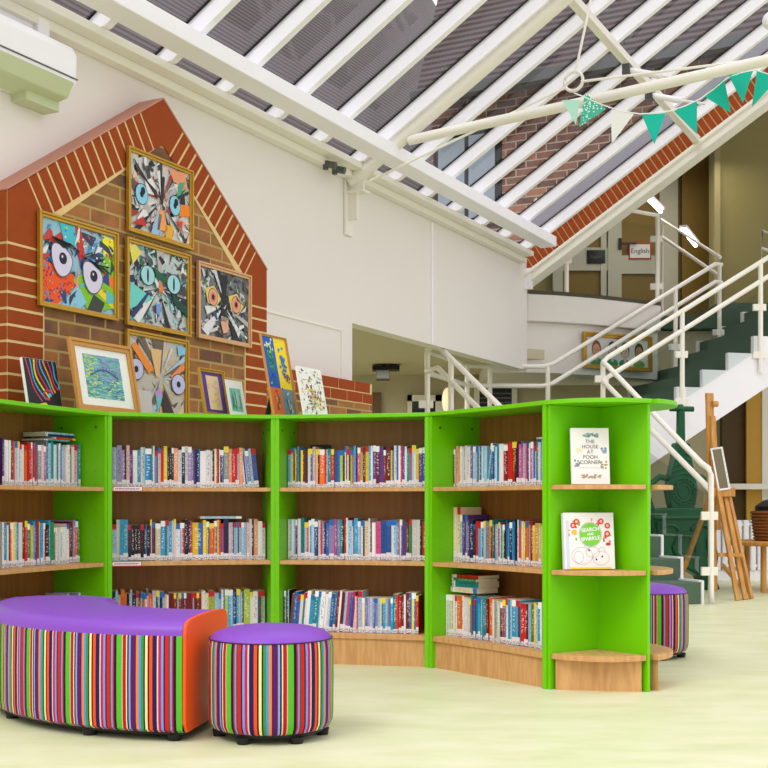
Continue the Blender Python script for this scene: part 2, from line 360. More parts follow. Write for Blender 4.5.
# return side bricks on the left of the gable
z = zE-.247
while z > .9:
    bk.box(uL-.006, uL, .0, YW, z-.0625, z); z -= .0755
bk.prism([(uL-.008, zE-.235), (uL, zE-.235), (uL, zE), (uL-.008, zE)], 0, YW, axis='y')
mt = mo.build('gable_mortar', 'mortar', g); br = bk.build('gable_border_bricks', 'redbrick', g, bev=.002)
# top faces of the verge (paler pink)
cp = MB()
def off(p, n, h): return (p[0]-n.x*h, p[1]-n.y*h)
P0 = (uL-.008, zE); P1 = (uA, zA)
cp.prism([P0, P1, off(P1, nL, .008), off(P0, nL, .008)][::-1], -.012, YW, axis='y')
P2 = (uR, zE); cp.prism([P1, P2, off(P2, nR, .008), off(P1, nR, .008)][::-1], -.012, YW, axis='y')
cp.build('gable_top_bricks', 'pinkbrick', g)
# low brick wall beside it
b = MB(); b.box(uR, 2.74, 0, YW-.002, 0, 1.47); lw_ = b.build('wall_low', 'stock', None, O, WROT); tag(lw_, kind='structure')
b = MB()
for r_ in range(2):
    u = uR+(.0 if r_ else -.11); zz = 1.47+.0755*r_
    while u < 2.74:
        a = max(u, uR); c = min(u+.215, 2.74)
        if c-a > .03: b.box(a, c, -.004, YW-.002, zz+.008, zz+.0755)
        u += .225
b.build('red_coping_bricks', 'redbrick', lw_, bev=.002)
b = MB(); b.box(uR, 2.735, 0, YW-.004, 1.465, 1.62); b.build('coping_mortar', 'mortar', lw_)

# ------------------------------------------------------------------ glazed roof
RS = .625; YG = YW                        # roof rises toward the room, starting at the white wall
def zg(y): return ZT+.02+RS*(YG-y)
ceil = thing('ceiling', None, None, O, WROT, kind='structure')
b = MB(); TM = 5.0
b.poly([(-2.2, YG, zg(YG)), (6.2, YG, zg(YG)), (6.2, YG-TM, zg(YG-TM)), (-2.2, YG-TM, zg(YG-TM))])
b.build('glass_pane', 'glass', ceil)
for k in range(-4, 12):
    u = -.16+.541*k
    b = MB()
    b.prism([(YG, zg(YG)-.003), (YG-TM, zg(YG-TM)-.003), (YG-TM, zg(YG-TM)-.125), (YG-.176, ZT+.012), (YG, ZT+.012)], u+.012, u+.062, axis='x')
    b.build('rafter', 'white', ceil)
    b = MB()
    for (a, c) in ((-.004, .002), (.006, .010)):
        b.prism([(YG, zg(YG)-.002), (YG-TM, zg(YG-TM)-.002), (YG-TM, zg(YG-TM)-.010), (YG, zg(YG)-.010)], u+a, u+c, axis='x')
    b.build('rubber_seal', 'black', ceil)
# eaves beam
b = MB(); yb = YG-.26; b.box(-2.4, 5.88, yb-.16, yb, 3.18, 3.275)
tag(b.build('trim_5', 'white', None, O, WROT, bev=.006), 'long white box beam running under the rafters beside the wall', None, kind='structure')
# purlin bar further up
yp = YG-1.67; b = MB(); b.box(-2, 6.15, yp-.03, yp+.03, zg(yp)-.185, zg(yp)-.13); b.build('purlin', 'cream', ceil)
# window actuators hanging from the purlin
for k, (px, py) in enumerate(((637, 38), (656, 68))):
    uu = 3.95+.62*k; pz = zg(yp)-.2
    t = thing('window_opener', ('upper' if k == 0 else 'lower')+' white rod window opener on dark bracket under the glass roof', 'window opener', W(uu, yp, pz), WROT, 'roof window openers')
    box('bracket', -.04, .04, -.03, .03, -.06, .03, 'darkgrey', t, .004)
    b = MB(); b.tube([(0, -.02, -.03), (.02, -.25, -.10)], .024, 14); b.build('cylinder', 'white', t, smooth=True)
    b = MB(); b.tube([(.02, -.25, -.10), (.035, -.43, -.15)], .011, 10); b.build('rod', 'cream', t, smooth=True)

# end wall: sloping brick band and white edge trim above the stair opening
UE = 6.2
b = MB(); bm_ = MB()
def ez(y): return zg(y)
yy = YG+.1; stp = .054
while yy > YG-4.6:
    y2 = yy-stp+.010; za, zb = ez(yy), ez(y2)
    b.prism([(yy, za+.10), (y2, zb+.10), (y2-.14, zb+.10-.224), (yy-.14, za+.10-.224)], UE-.012, UE+.1, axis='x')
    yy -= stp
bm_.prism([(YG, ez(YG)+.10), (YG-4.6, ez(YG-4.6)+.10), (YG-4.6, ez(YG-4.6)-.2), (YG, ez(YG)-.2)], UE, UE+.12, axis='x')
e = bm_.build('wall_end', 'mortar', None, O, WROT); tag(e, kind='structure')
b.build('soldier_bricks', 'redbrick', e)
b = MB(); b.prism([(YG, ez(YG)+.10), (YG-4.6, ez(YG-4.6)+.10), (YG-4.6, ez(YG-4.6)+.35), (YG, ez(YG)+.35)][::-1], UE+.02, UE+.12, axis='x'); b.build('reflection_strip', plain('grey_purple_reflection', (150, 146, 158), .5), e)  # made-up strip, its grey-purple colour imitates the reflection in the glass
b = MB()
b.prism([(YG+.0, ez(YG)-.18), (YG-4.6, ez(YG-4.6)-.18), (YG-4.6, ez(YG-4.6)-.29), (YG+.0, ez(YG)-.29)], UE-.05, UE+.14, axis='x')
b.prism([(YG+.0, ez(YG)-.175), (YG-4.6, ez(YG-4.6)-.175), (YG-4.6, ez(YG-4.6)-.21), (YG+.0, ez(YG)-.21)], UE-.075, UE-.04, axis='x')
tag(b.build('trim_6', 'cream', None, O, WROT, bev=.004), kind='structure')

# ------------------------------------------------------------------ neighbouring house seen through the glass
nb = thing('brick_house', 'red brick house with brown tiled roof seen through the glass roof', 'building', W(0, 2.1, 0), WROT)
b = MB(); b.box(-7, 15, 0, .3, 2.35, 3.7); b.build('brick_wall', 'outbrick', nb)
b = MB(); b.prism([(-.3, 3.6), (4.4, 11.6), (4.3, 11.7), (-.4, 3.7)][::-1], -7, 15, axis='x'); b.build('tiled_roof', 'tiles', nb)
b = MB(); b.box(-7, 15, -.40, -.31, 3.55, 3.68); b.build('gutter', 'darkgrey', nb)
b = MB(); b.box(2.2, 2.9, .35, 1.2, 4.2, 6.4); b.build('chimney', 'outbrick', nb)
b = MB(); b.prism([(-.1, 3.80), (2.2, 7.71), (2.1, 7.8), (-.2, 3.9)][::-1], -1.2, -1.05, axis='x'); b.prism([(-.1, 3.80), (2.2, 7.71), (2.1, 7.8), (-.2, 3.9)][::-1], 3.6, 3.8, axis='x'); b.build('white_verge', 'white', nb)
nb2 = thing('brick_wing', 'brown brick gable wall with a dark framed window beyond the right roof panes', 'building', W(UE+.75, 0, 0), WROT)
b = MB(); b.prism([(1.55, 3.3), (1.55, 5.15), (-2.7, 5.15), (.15, zg(.15)+.15)][::-1], 0, .3, axis='x'); b.build('brick_wall', 'outbrick', nb2)
b = MB(); b.prism([(-.3, 5.1), (1.9, 10.0), (2.0, 10.0), (-.25, 5.0)], -6, 1.6, axis='y'); b.build('tiled_roof', 'tiles', nb2); b = MB(); b.box(-.42, -.3, -6, 1.6, 5.02, 5.13); b.build('gutter', 'darkgrey', nb2)
b = MB(); b.box(-.05, .02, .72, 1.5, 3.75, 4.75); b.build('window_frame', 'black', nb2)
b = MB(); b.box(-.06, -.045, .78, 1.08, 3.81, 4.69); b.box(-.06, -.045, 1.13, 1.44, 3.81, 4.69); b.build('window_pane', plain('sky_coloured_pane', (170, 184, 196), .1), nb2)  # pale blue-grey pane colour stands in for the reflected sky

# ------------------------------------------------------------------ tubular truss on its wall bracket
ut, zt = wall_hit(347, 183, YW)
tr = thing('roof_truss', 'cream tubular steel roof truss with tie rods and ring, fixed to white wall', 'truss', W(ut, YW, 0), WROT)
zt -= .0
b = MB(); b.box(-.05, .05, -.02, -.002, zt-.38, zt+.02); b.build('wall_plate', 'cream', tr, bev=.003)
b = MB(); b.box(-.012, .012, -.14, -.02, zt-.07, zt+.0); b.box(-.012, .012, -.09, -.02, zt-.27, zt-.07); b.box(-.05, .05, -.16, -.02, zt-.085, zt-.07); b.build('gusset', 'cream', tr)
b = MB(); b.tube([(0, -.03, zt), (0, -3.6, zt+RS*3.57)], .052, 20); b.build('top_chord', 'cream', tr, smooth=True)
b = MB(); b.tube([(0, -.50, zt+.235), (0, -1.7, zt+.30), (0, -3.3, zt+.40)], .034, 16); b.build('bottom_tie', 'cream', tr, smooth=True)
yr, zr = -1.70, zt+.45
b = MB(); ring = [(0+.0, yr+.062*math.cos(a), zr+.062*math.sin(a)) for a in [2*math.pi*i/28 for i in range(29)]]
b.tube([(p[0], p[1], p[2]) for p in ring], .011, 10); b.build('ring', 'cream', tr, smooth=True)
for q, (p1, p2) in enumerate((((0, -.18, zt-.01), (0, yr+.05, zr-.03)), ((0, yr-.01, zr+.05), (0, yr-.16, zt+RS*1.83)), ((0, yr-.05, zr-.01), (0, -3.3, zt+.37)))):
    b = MB(); b.tube([p1, p2], .009, 8); b.build('tie_rod', 'cream', tr, smooth=True)
# two clamp spotlights on the ledge
for k, px in enumerate((325, 334)):
    u_, z_ = wall_hit(px, 164+5*k, YW-.06)
    t = thing('clamp_light', 'small grey clamp fitting on the wall ledge, %s one' % ('left' if k == 0 else 'right'), 'light fitting', W(u_, YW-.05, z_), WROT, 'grey clamp fittings')
    b = MB(); b.box(-.015, .015, -.03, 0, -.04, .02); b.build('clamp', 'darkgrey', t, bev=.003)
    b = MB(); b.tube([(0, -.02, 0), (.012, -.09, -.02)], .024, 14); b.build('lamp_head', 'darkgrey', t, smooth=True)

# bunting
bt = thing('bunting', 'string of teal, pale green and white pennants hanging from the truss', 'bunting', (0, 0, 0))
Yb = 7.45
def BP(px, py): return Vector(((px-384)/FPX*Yb, Yb, CZ+(HY-py)/FPX*Yb))
sp_ = [(574, 93), (584, 97), (600, 104), (620, 111), (640, 114), (655, 113), (670, 111), (685, 106), (700, 99), (715, 88), (727, 78), (740, 73), (755, 70), (768, 74), (785, 80)]
b = MB(); b.tube([BP(*p) for p in sp_], .004, 6); b.build('cord', 'whitefelt', bt)
flags = [((562, 100), (580, 100), (575, 127), 'palegreen'), ((585, 93), (606, 109), (579, 127), 'mint'), ((611, 110), (634, 114), (613, 142), 'whitefelt'),
         ((642, 115), (666, 113), (653, 146), 'teal'), ((674, 111), (697, 100), (697, 134), 'teal'), ((704, 96), (724, 78), (733, 111), 'teal'),
         ((728, 74), (753, 71), (741, 105), 'teal'), ((757, 71), (779, 78), (752, 107), 'teal')]
m_, t_, b_ = base('mint_dotted_felt', .85)
_n = t_.nodes; vo = _n.new('ShaderNodeTexVoronoi'); vo.inputs['Scale'].default_value = 70; tcx = _n.new('ShaderNodeTexCoord'); t_.links.new(tcx.outputs['Object'], vo.inputs['Vector'])
rr_ = ramp(_n, [(.3, (210, 240, 228)), (.34, (70, 178, 150))], 'CONSTANT'); t_.links.new(vo.outputs['Distance'], rr_.inputs[0]); t_.links.new(rr_.outputs[0], b_.inputs['Base Color'])
M['mint'] = m_
for k, (a, c, d, mm) in enumerate(flags):
    P = [BP(*a), BP(*c), BP(*d)]; b = MB(); dy = .02*((k % 3)-1)
    P[2].y += dy*2
    k0 = len(b.v)
    for off_ in (0, .003): b.v += [(p.x, p.y+off_, p.z) for p in P]
    b.face((0, 2, 1)); b.face((3, 4, 5)); b.face((0, 1, 4, 3)); b.face((1, 2, 5, 4)); b.face((2, 0, 3, 5))
    b.build('pennant', mm, bt)

# ------------------------------------------------------------------ air conditioner
u2, _ = wall_hit(76, 60, YW-.2)
ac = thing('air_conditioner', 'white wall mounted air conditioner with pale green louvre in the upper left corner', 'air conditioner', W(u2-.85, YW, 2.72), WROT)
b = MB(); pr = [(-.0, .0), (-.16, .03), (-.205, .09), (-.21, .22), (-.18, .27), (-.0, .275)]
b.prism(pr, 0, .85, axis='x'); b.build('casing', 'white', ac, bev=.01)
b = MB(); b.prism([(-.03, -.004), (-.158, .02), (-.202, .082), (-.206, .088), (-.165, .024), (-.03, .002)], .04, .83, axis='x'); b.build('louvre', 'acgreen', ac)
b = MB(); b.box(.0, .85, -.213, -.2, .105, .110); b.build('seam', 'darkgrey', ac)
b = MB(); b.tube([(.8, -.03, -.03), (.8, -.03, .01)], .02, 10); b.box(.62, .84, -.1, -.0, -.035, .01); b.build('pipe_cover', 'acgreen', ac)
cd = MB(); cd.box(0, .08, -.07, 0, 0, .13); cd.box(-.5, 0, -.04, 0, .06, .10); tag(cd.build('conduit', 'white', None, W(u2-.12, YW, 2.995), WROT, bev=.005), 'white pipe trunking rising above the air conditioner', 'pipe')

# ------------------------------------------------------------------ rooms beyond
tag(box('wall_back', 1.3, 9, 15.2, 15.35, 0, 7, 'olive'), kind='structure')
b = MB(); b.box(-3.5, 3.75, 13.4, 13.5, 0, 2.69); tag(b.build('wall_lower', plain('beige_lower_wall_paint', (196, 186, 156), .8)), kind='structure')
b = MB()   # soffit / ceiling over the lower rooms, behind the white wall and under the gallery
pa = W(2.72, YW+.12, 0); pb = W(UE, YW+.12, 0)
b.prism([(pa.x, pa.y), (pb.x, pb.y), (2.9, 12.66), (2.9, 13.4), (-3.5, 13.4), (-3.5, 9.0)], 2.2, 2.3)
tag(b.build('ceiling_lower', 'soffit'), kind='structure')
b = MB(); pc = W(2.60, YW+.12, 0); pe = W(2.60, 4, 0); b.prism([(pc.x, pc.y), (pa.x, pa.y), (pe.x+.1, pe.y+.1), (pe.x, pe.y)], 0, 2.3); tag(b.build('wall_side', 'soffit'), kind='structure')
# gallery edge band and recessed bulkhead
BF = [(1.43, 11.86), (1.7, 11.93), (2.1, 12.10), (2.5, 12.33), (2.9, 12.57)]
b = MB(); b.prism(BF+[(2.9, 13.24), (1.0, 13.24), (1.0, 11.9)], 2.57, 2.84); tag(b.build('trim_7', 'wall', bev=.01), kind='structure')
b = MB(); b.prism([(x-.02, y+.07) for x, y in BF]+[(2.88, 13.24), (1.05, 13.24), (1.05, 12.0)], 2.07, 2.569); tag(b.build('wall_gallery', 'wall'), kind='structure')
b = MB(); b.prism([(x, y-.004) for x, y in BF]+[(x, y+.03) for x, y in BF][::-1], 2.84, 2.875); tag(b.build('trim_8', plain('dark_olive_channel', (70, 66, 40), .5)), kind='structure')
tag(box('floor_gallery', 1.0, 8, 13.25, 15.2, 2.7, 2.84, 'carpet'), kind='structure')
b = MB(); b.box(4.05, 8, 14.5, 14.7, 2.84, 7); tag(b.build('wall_right', plain('light_olive_wall_paint', (142, 132, 84), .8, var=.03)), kind='structure')
tag(box('trim_9', 3.98, 4.05, 14.45, 14.7, 2.84, 7, plain('pale_olive_trim', (158, 148, 104), .6)), kind='structure')
# gallery doors
d1 = thing('door_1', None, None, (2.75, 15.1, 2.84), kind='structure')
b = MB()
for x0, x1 in ((-.62, -.5), (.07, .24), (.72, .95), (-.02, .05)): b.box(x0, x1, 0, .08, 0, 3.0)
b.box(-.6, .1, .01, .07, .86, 1.15); b.box(.2, .75, .01, .07, .82, 1.05); b.box(-.6, .1, .01, .07, 0, .12); b.box(.2, .75, .01, .07, 0, .12); b.box(-.6, .95, .01, .07, 2.02, 2.12)
b.build('door_frame', plain('dim_white_door_paint', (190, 186, 168), .5), d1)
b = MB(); b.box(-.6, .95, .045, .06, .1, 3.0); b.build('door_panel', 'brown', d1)
b = MB(); b.box(1.0, 1.38, .0, .06, 0, 3.6); b.build('side_panel', 'brown', d1)
b = MB(); b.box(.2, .235, -.03, 0, 1.12, 1.26); b.box(.21, .42, -.05, -.03, 1.18, 1.2); b.build('door_handle', 'black', d1)
sg = thing('door_sign', 'white door sign with red border reading English', 'sign', (3.22, 15.1, 3.94))
b = MB(); b.box(-.14, .14, -.005, .045, -.1, .1); b.build('red_border', plain('red_sign_border', (190, 40, 30), .5), sg)
b = MB(); b.box(-.125, .125, -.010, -.005, -.085, .085); b.build('panel', 'paper', sg); text('English', .085, 'black', sg, (0, -.012, 0))
sg = thing('door_sign', 'small black door sign with faint lettering reading English', 'sign', (2.67, 15.105, 3.87))
b = MB(); b.box(-.115, .115, -.008, .006, -.085, .085); b.build('panel', 'dark', sg); text('English', .055, 'darkgrey', sg, (0, -.012, 0))
# gallery tube lights
for k, (px, py, px2, py2, lb_) in enumerate(((646, 197, 661, 212, 'left'), (683, 230, 696, 246, 'right'))):
    Ya, Yc = 13.6, 14.4
    a = Vector(((px-384)/FPX*Ya, Ya, CZ+(HY-py)/FPX*Ya)); c = Vector(((px2-384)/FPX*Yc, Yc, CZ+(HY-py2)/FPX*Yc)); c.z = c.z
    t = thing('tube_light', 'lit fluorescent tube above the gallery doors, %s of two' % lb_, 'light', (a+c)/2, group='gallery tube lights')
    b = MB(); b.bar(a-(a+c)/2, c-(a+c)/2, .035, .022); b.build('tube', 'lamp', t)
    b = MB(); o_ = Vector((0, 0, .04)); b.bar(a-(a+c)/2+o_, c-(a+c)/2+o_, .085, .03); b.build('housing', 'white', t)
# lower room furnishing through the opening
b = MB(); b.box(0, .26, -.04, 0, 0, 1.9); dk = thing('door_2', None, None, (.31, 13.36, 0), kind='structure'); b.build('dark_glazing', 'dark', dk)
b = MB(); b.box(-.05, 0, -.05, 0, 0, 1.97); b.box(.26, .36, -.05, 0, 0, 1.97); b.box(-.05, .36, -.05, 0, 1.9, 1.97); b.build('door_frame', 'cream', dk)
wn_ = thing('window_2', None, None, (1.06, 13.36, 1.3), kind='structure')
b = MB(); b.box(0, .36, -.02, 0, 0, .78); b.build('pane', 'dark', wn_)
b = MB()
for k in range(14): b.box(.01, .35, -.035, -.025, .05*k+.03, .05*k+.045)
b.build('blind', 'darkgrey', wn_)
b = MB(); b.box(-.06, 0, -.04, 0, -.05, .84); b.box(.36, .42, -.04, 0, -.05, .84); b.box(0, .36, -.04, 0, .78, .84); b.build('window_frame', 'cream', wn_)
pj = thing('ceiling_projector', 'dark projector on a bracket under the beige ceiling beyond the opening', 'projector', (.0, 12.4, 2.2))
b = MB(); b.box(-.12, .16, -.1, .1, -.06, -.02); b.box(-.02, .02, -.02, .02, -.02, 0); b.build('mount', 'black', pj); b = MB(); b.box(-.08, .06, -.1, .1, -.16, -.06); b.build('body', 'darkgrey', pj, bev=.01)
b = MB(); b.box(-.28, -.16, -.04, 0, 0, 2.0); dd = thing('door_3', None, None, (.13, 13.36, 0), kind='structure'); b.build('door_panel', plain('brown_door', (110, 84, 58), .5), dd)
ln = thing('paper_lantern', 'glowing cream oval lantern behind the left stair railing', 'lantern', (.66, 12.4, 1.3))
b = MB(); prf = [(.02, .4)]+[(.05*math.sin(math.pi*i/12)+.012, (.4+.26*(1-math.cos(math.pi*i/12))/2)) for i in range(1, 12)]+[(.02, .66)]; b.lathe(prf, 20); b.build('shade', 'lantern', ln, smooth=True)
b = MB(); b.tube([(0, 0, -1.3), (0, 0, .3)], .012, 8); b.build('pole', 'black', ln)
# under-stair wall at right
b = MB(); b.box(3.75, 8, 13.3, 13.4, 0, 2.84); tag(b.build('wall_understair', plain('brown_understair_wall', (88, 70, 44), .8)), kind='structure')
d4 = thing('door_4', None, None, (4.0, 13.28, 0), kind='structure')
b = MB(); b.box(0, .17, -.04, 0, 0, 2.2); b.build('door_panel', 'ochre', d4); b = MB(); b.box(.17, .27, -.05, 0, 0, 2.2); b.build('door_frame', 'cream', d4)
b = MB(); b.box(-.3, .8, -.3, 0, .92, .98); tag(b.build('trim_10', 'cream', None, (3.9, 13.28, 0)), kind='structure')

# ------------------------------------------------------------------ framed portraits on the bulkhead
def rnd_shards(b, w_, h_, pal, n, rng, layer0=1, smin=.05, smax=.2, dz=.00025, spiky=True):
    lay = layer0
    for k in range(n):
        cx, cz = rng.uniform(0, w_), rng.uniform(0, h_); s_ = rng.uniform(smin, smax)*w_; a = rng.uniform(0, 6.28); el = rng.uniform(.25, .8)
        pts = []
        nn = rng.choice((3, 4, 4, 5)); ang = sorted(rng.uniform(0, 6.28) for _ in range(nn))
        for t in ang:
            x = math.cos(t)*s_; y = math.sin(t)*s_*el
            pts.append((min(w_, max(0, cx+x*math.cos(a)-y*math.sin(a))), -lay*dz, min(h_, max(0, cz+x*math.sin(a)+y*math.cos(a)))))
        b.poly(pts, 0, lin(rng.choice(pal))); lay += 1
    return lay
def disc(b, cx, cz, rx, rz, col, y, n=20, rot=0):
    pts = []
    for i in range(n):
        t = 2*math.pi*i/n; x = rx*math.cos(t); z = rz*math.sin(t)
        pts.append((cx+x*math.cos(rot)-z*math.sin(rot), y, cz+x*math.sin(rot)+z*math.cos(rot)))
    b.poly(pts, 0, lin(col))
def rect(b, x0, x1, z0, z1, col, y): b.poly([(x0, y, z0), (x1, y, z0), (x1, y, z1), (x0, y, z1)], 0, lin(col))
def stroke(b, pts, wd, col, y):
    for i in range(len(pts)-1):
        a = Vector(pts[i]); c = Vector(pts[i+1]); d = (c-a)
        if d.length < 1e-6: continue
        n = Vector((-d.y, d.x)).normalized()*wd/2; e_ = d.normalized()*wd*.3; a = a-e_; c = c+e_
        b.poly([(p.x, y, p.y) for p in (a-n, c-n, c+n, a+n)], 0, lin(col))
def frame_parts(root, w_, h_, fw, mat, depth=.025, back=True):
    b = MB()   # mitred moulding with an inner step
    for (in0, in1, y0, y1) in ((0, fw*.45, -depth, 0), (fw*.45, fw, -depth*.7, 0)):
        o1 = [(in0, in0), (w_-in0, in0), (w_-in0, h_-in0), (in0, h_-in0)]; i1 = [(in1, in1), (w_-in1, in1), (w_-in1, h_-in1), (in1, h_-in1)]
        for k in range(4):
            j = (k+1) % 4; b.prism([o1[k], o1[j], i1[j], i1[k]][::-1], y0, y1, axis='y')
    return b.build('frame', mat, root, bev=.002)

pf = thing('framed_portraits', 'wide gold frame holding four painted faces on the white gallery wall', 'framed picture', (2.0, 12.11, 2.13), (0, 0, math.atan2(.45, .78)*.88))
fw_, fh_ = .87, .37
frame_parts(pf, fw_, fh_, .045, 'gold', .03)
b = MB(); rect(b, .04, fw_-.04, .04, fh_-.04, (214, 214, 210), -.006)
for k, (cx, hair, skin, top) in enumerate(((.17, (120, 70, 40), (200, 150, 124), (70, 140, 90)), (.37, (60, 60, 66), (205, 196, 186), (60, 140, 100)), (.53, (96, 60, 44), (206, 180, 160), (60, 130, 96)), (.71, (70, 56, 40), (176, 130, 86), (90, 160, 70)))):
    disc(b, cx, .07, .075, .045, top, -.0066); disc(b, cx, .205, .058, .088, hair, -.0070); disc(b, cx, .185, .047, .073, skin, -.0074)
    rect(b, cx-.015, cx+.015, .085, .13, skin, -.0073)
    for sx in (-1, 1): disc(b, cx+sx*.018, .2, .007, .004, (40, 34, 30), -.0078, 10)
    stroke(b, [(cx, .195), (cx-.004, .17), (cx+.005, .168)], .003, (130, 90, 70), -.0078); stroke(b, [(cx-.014, .145), (cx, .141), (cx+.014, .145)], .005, (160, 70, 66), -.0078)
b.build('painting', 'paint', pf)
b = MB(); b.box(.01, fw_-.01, -.004, 0, .01, fh_-.01); b.build('backing', 'paper', pf)

# ------------------------------------------------------------------ staircase
st = thing('staircase', 'curving staircase with dark green carpet treads and white stringers rising to gallery', 'staircase', (0, 0, 0))
RI = .167
d1v = Vector((-.35, .937, 0)); l1 = Vector((-.955, -.297, 0)); S0 = Vector((2.41, 9.12, 0)); W1 = 1.3
def quad(b, pts, z0, z1, m=0): b.prism([(p.x, p.y) for p in pts], z0, z1, m)
for i in range(6):
    a = S0+d1v*(.27*i); b = MB(); quad(b, [a, a+d1v*(.27), a+d1v*.27+l1*W1, a+l1*W1], 0, RI*(i+1)); b.build('step', 'carpet', st, bev=.006)
b = MB()
for i in range(6):
    a = S0+d1v*(.27*i)-l1*.018; q = [a-d1v*.012, a+d1v*.015, a+d1v*.015+l1*.02, a-d1v*.012+l1*.02]; quad(b, q, RI*i, RI*(i+1)+.012)
    q = [a, a+d1v*.28, a+d1v*.28+l1*.035, a+l1*.035]; quad(b, q, RI*(i+1), RI*(i+1)+.014)
b.build('stringer', 'white', st)
L0 = Vector((1.95, 11.03, 0)); d2v = Vector((.97, .243, 0)); l2 = Vector((-.243, .97, 0)); W2 = 1.5; E1 = S0+d1v*1.62
b = MB(); b.prism([(E1.x, E1.y), (L0.x, L0.y), ((L0+l2*W2).x, (L0+l2*W2).y), (.85, 11.75), ((E1+l1*W1).x, (E1+l1*W1).y)], 6*RI-.02, 7*RI); b.build('landing', 'carpet', st)
GO = .268
for i in range(10):
    a = L0+d2v*(GO*i); b = MB(); quad(b, [a, a+d2v*(GO+.03), a+d2v*(GO+.03)+l2*W2, a+l2*W2], RI*(7+i)-.06, RI*(8+i)); b.build('step', 'carpet', st)
def stringer(side):
    b = MB(); pts = []
    for i in range(10):
        x = GO*i; pts += [(x-.02, RI*(7+i)+.015), (x-.02, RI*(8+i)+.015)]
    pts += [(GO*10, RI*17+.015), (GO*10, RI*17-.38), (GO*0-.02, RI*7-.38)]
    T = Matrix(((d2v.x, l2.x, 0, L0.x), (d2v.y, l2.y, 0, L0.y), (0, 0, 1, 0), (0, 0, 0, 1)))
    y0, y1 = (-.05, 0) if side == 0 else (W2, W2+.05)
    b.prism(pts[::-1], y0, y1, axis='y'); b.v = [tuple(T @ Vector(v)) for v in b.v]; return b.build('stringer', 'white', st)
stringer(0); stringer(1)
b = MB(); T = Matrix(((d2v.x, l2.x, 0, L0.x), (d2v.y, l2.y, 0, L0.y), (0, 0, 1, 0), (0, 0, 0, 1)))
b.prism([(0, RI*7-.36), (GO*10, RI*17-.36), (GO*10, RI*17-.33), (0, RI*7-.33)], 0, W2, axis='y'); b.v = [tuple(T @ Vector(v)) for v in b.v]; b.build('soffit', 'olive', st)
# upper landing carpet blocks
b = MB(); b.box(3.72, 6.5, 13.35, 14.48, 2.84, 3.0); b.build('upper_step', 'carpet', st)

def railing(label, runs, posts, glasses=(), r=.023, loc=(0, 0, 0)):
    t = thing('stair_railing', label, 'railing', loc)
    for pts in runs: b = MB(); b.tube(pts, r, 12); b.build('handrail', 'rail', t, smooth=True)
    for (x, y, z0, z1, cl, side) in posts:
        b = MB(); b.tube([(x, y, z0), (x, y, z1)], .023, 12); p = b.build('post', 'rail', t, smooth=True)
        for zc in cl:
            b = MB(); b.box(x-.075, x+.05, y-.018, y+.018, zc-.032, zc+.032); b.build('glass_clamp', side, p, bev=.004)
    for (a, c, z0a, z1a, z0c, z1c) in glasses:
        b = MB(); b.poly([(a[0], a[1], z0a), (c[0], c[1], z0c), (c[0], c[1], z1c), (a[0], a[1], z1a)]); b.build('glass_panel', 'railglass', t)
    return t
nk = (2.48, 9.1); KX = (2.0, 10.95)
def near2(k, dz=0): return (2.0+.97*k, 10.97+.243*k, 2.07+.606*k+dz)
def rpt(a, c, t): return tuple(a[i]+(c[i]-a[i])*t for i in range(3))
up1 = [(2.48, 9.1, 0), (2.48, 9.1, .98), (2.47, 9.13, 1.03), (2.44, 9.22, 1.07), (2.02, 10.85, 2.01), (2.0, 10.95, 2.055), near2(.05), near2(2.6)]
lo1 = [(2.48, 9.1, .86), (2.02, 10.88, 1.84), (2.0, 10.95, 1.885), near2(.05, -.18), near2(2.6, -.18)]
pz = lambda k: near2(k)
railing('white double rail stair railing with glass rising right beside the easel', [up1, lo1],
        [(2.0, 10.96, 1.0, 2.05, (1.9,), 'rail'), (2.775, 11.165, 1.55, 2.55, (2.15, 1.71), 'rail'), (3.565, 11.36, 2.0, 3.03, (2.62, 2.17), 'rail'), (2.2, 9.71+.3, .35, 1.45, (), 'rail'), (2.48, 9.1, .0, .9, (.67, .25), 'rail')],
        [((2.03, 10.98), (2.73, 11.15), 1.35, 1.85, 1.75, 2.28), ((2.82, 11.18), (3.52, 11.35), 1.75, 2.3, 2.2, 2.75), ((2.45, 9.2), (2.2, 10.0), .2, .85, .6, 1.2), ((2.18, 10.05), (2.02, 10.85), .6, 1.25, 1.1, 1.6)])
f0 = (1.3, 8.8); kl = (.37, 10.33, 2.09)
upf = [(1.3, 8.8, 0), (1.3, 8.8, 1.0), (1.28, 8.85, 1.06), (.455, 10.2, 2.11), kl, (.40, 10.5, 2.09), (.8, 11.6, 2.1), (.86, 11.65, 2.1), (1.55, 11.7, 2.1), (1.65, 11.75, 2.13), (3.55, 12.85, 3.33), (3.63, 12.9, 3.33)]
lof = [(1.3, 8.8, .85)]+[(p[0], p[1], p[2]-.19) for p in upf[3:]]
railing('white double rail railing on the left and far side of the stairs', [upf, lof],
        [(.375, 10.36, 1.0, 2.08, (1.62,), 'rail'), (.56, 10.02, .9, 1.98, (), 'rail'), (.8, 11.55, 1.1, 2.1, (), 'rail'), (1.03, 11.67, 1.1, 2.1, (), 'rail'), (1.6, 11.72, 1.1, 2.1, (), 'rail'), (3.05, 12.55, 2.0, 3.0, (2.4,), 'rail'), (3.6, 12.88, 2.25, 3.33, (2.6, 2.45), 'rail')],
        [((1.65, 11.76), (3.0, 12.52), 1.3, 1.9, 2.1, 2.75), ((3.1, 12.58), (3.56, 12.84), 2.15, 2.8, 2.4, 3.1)])
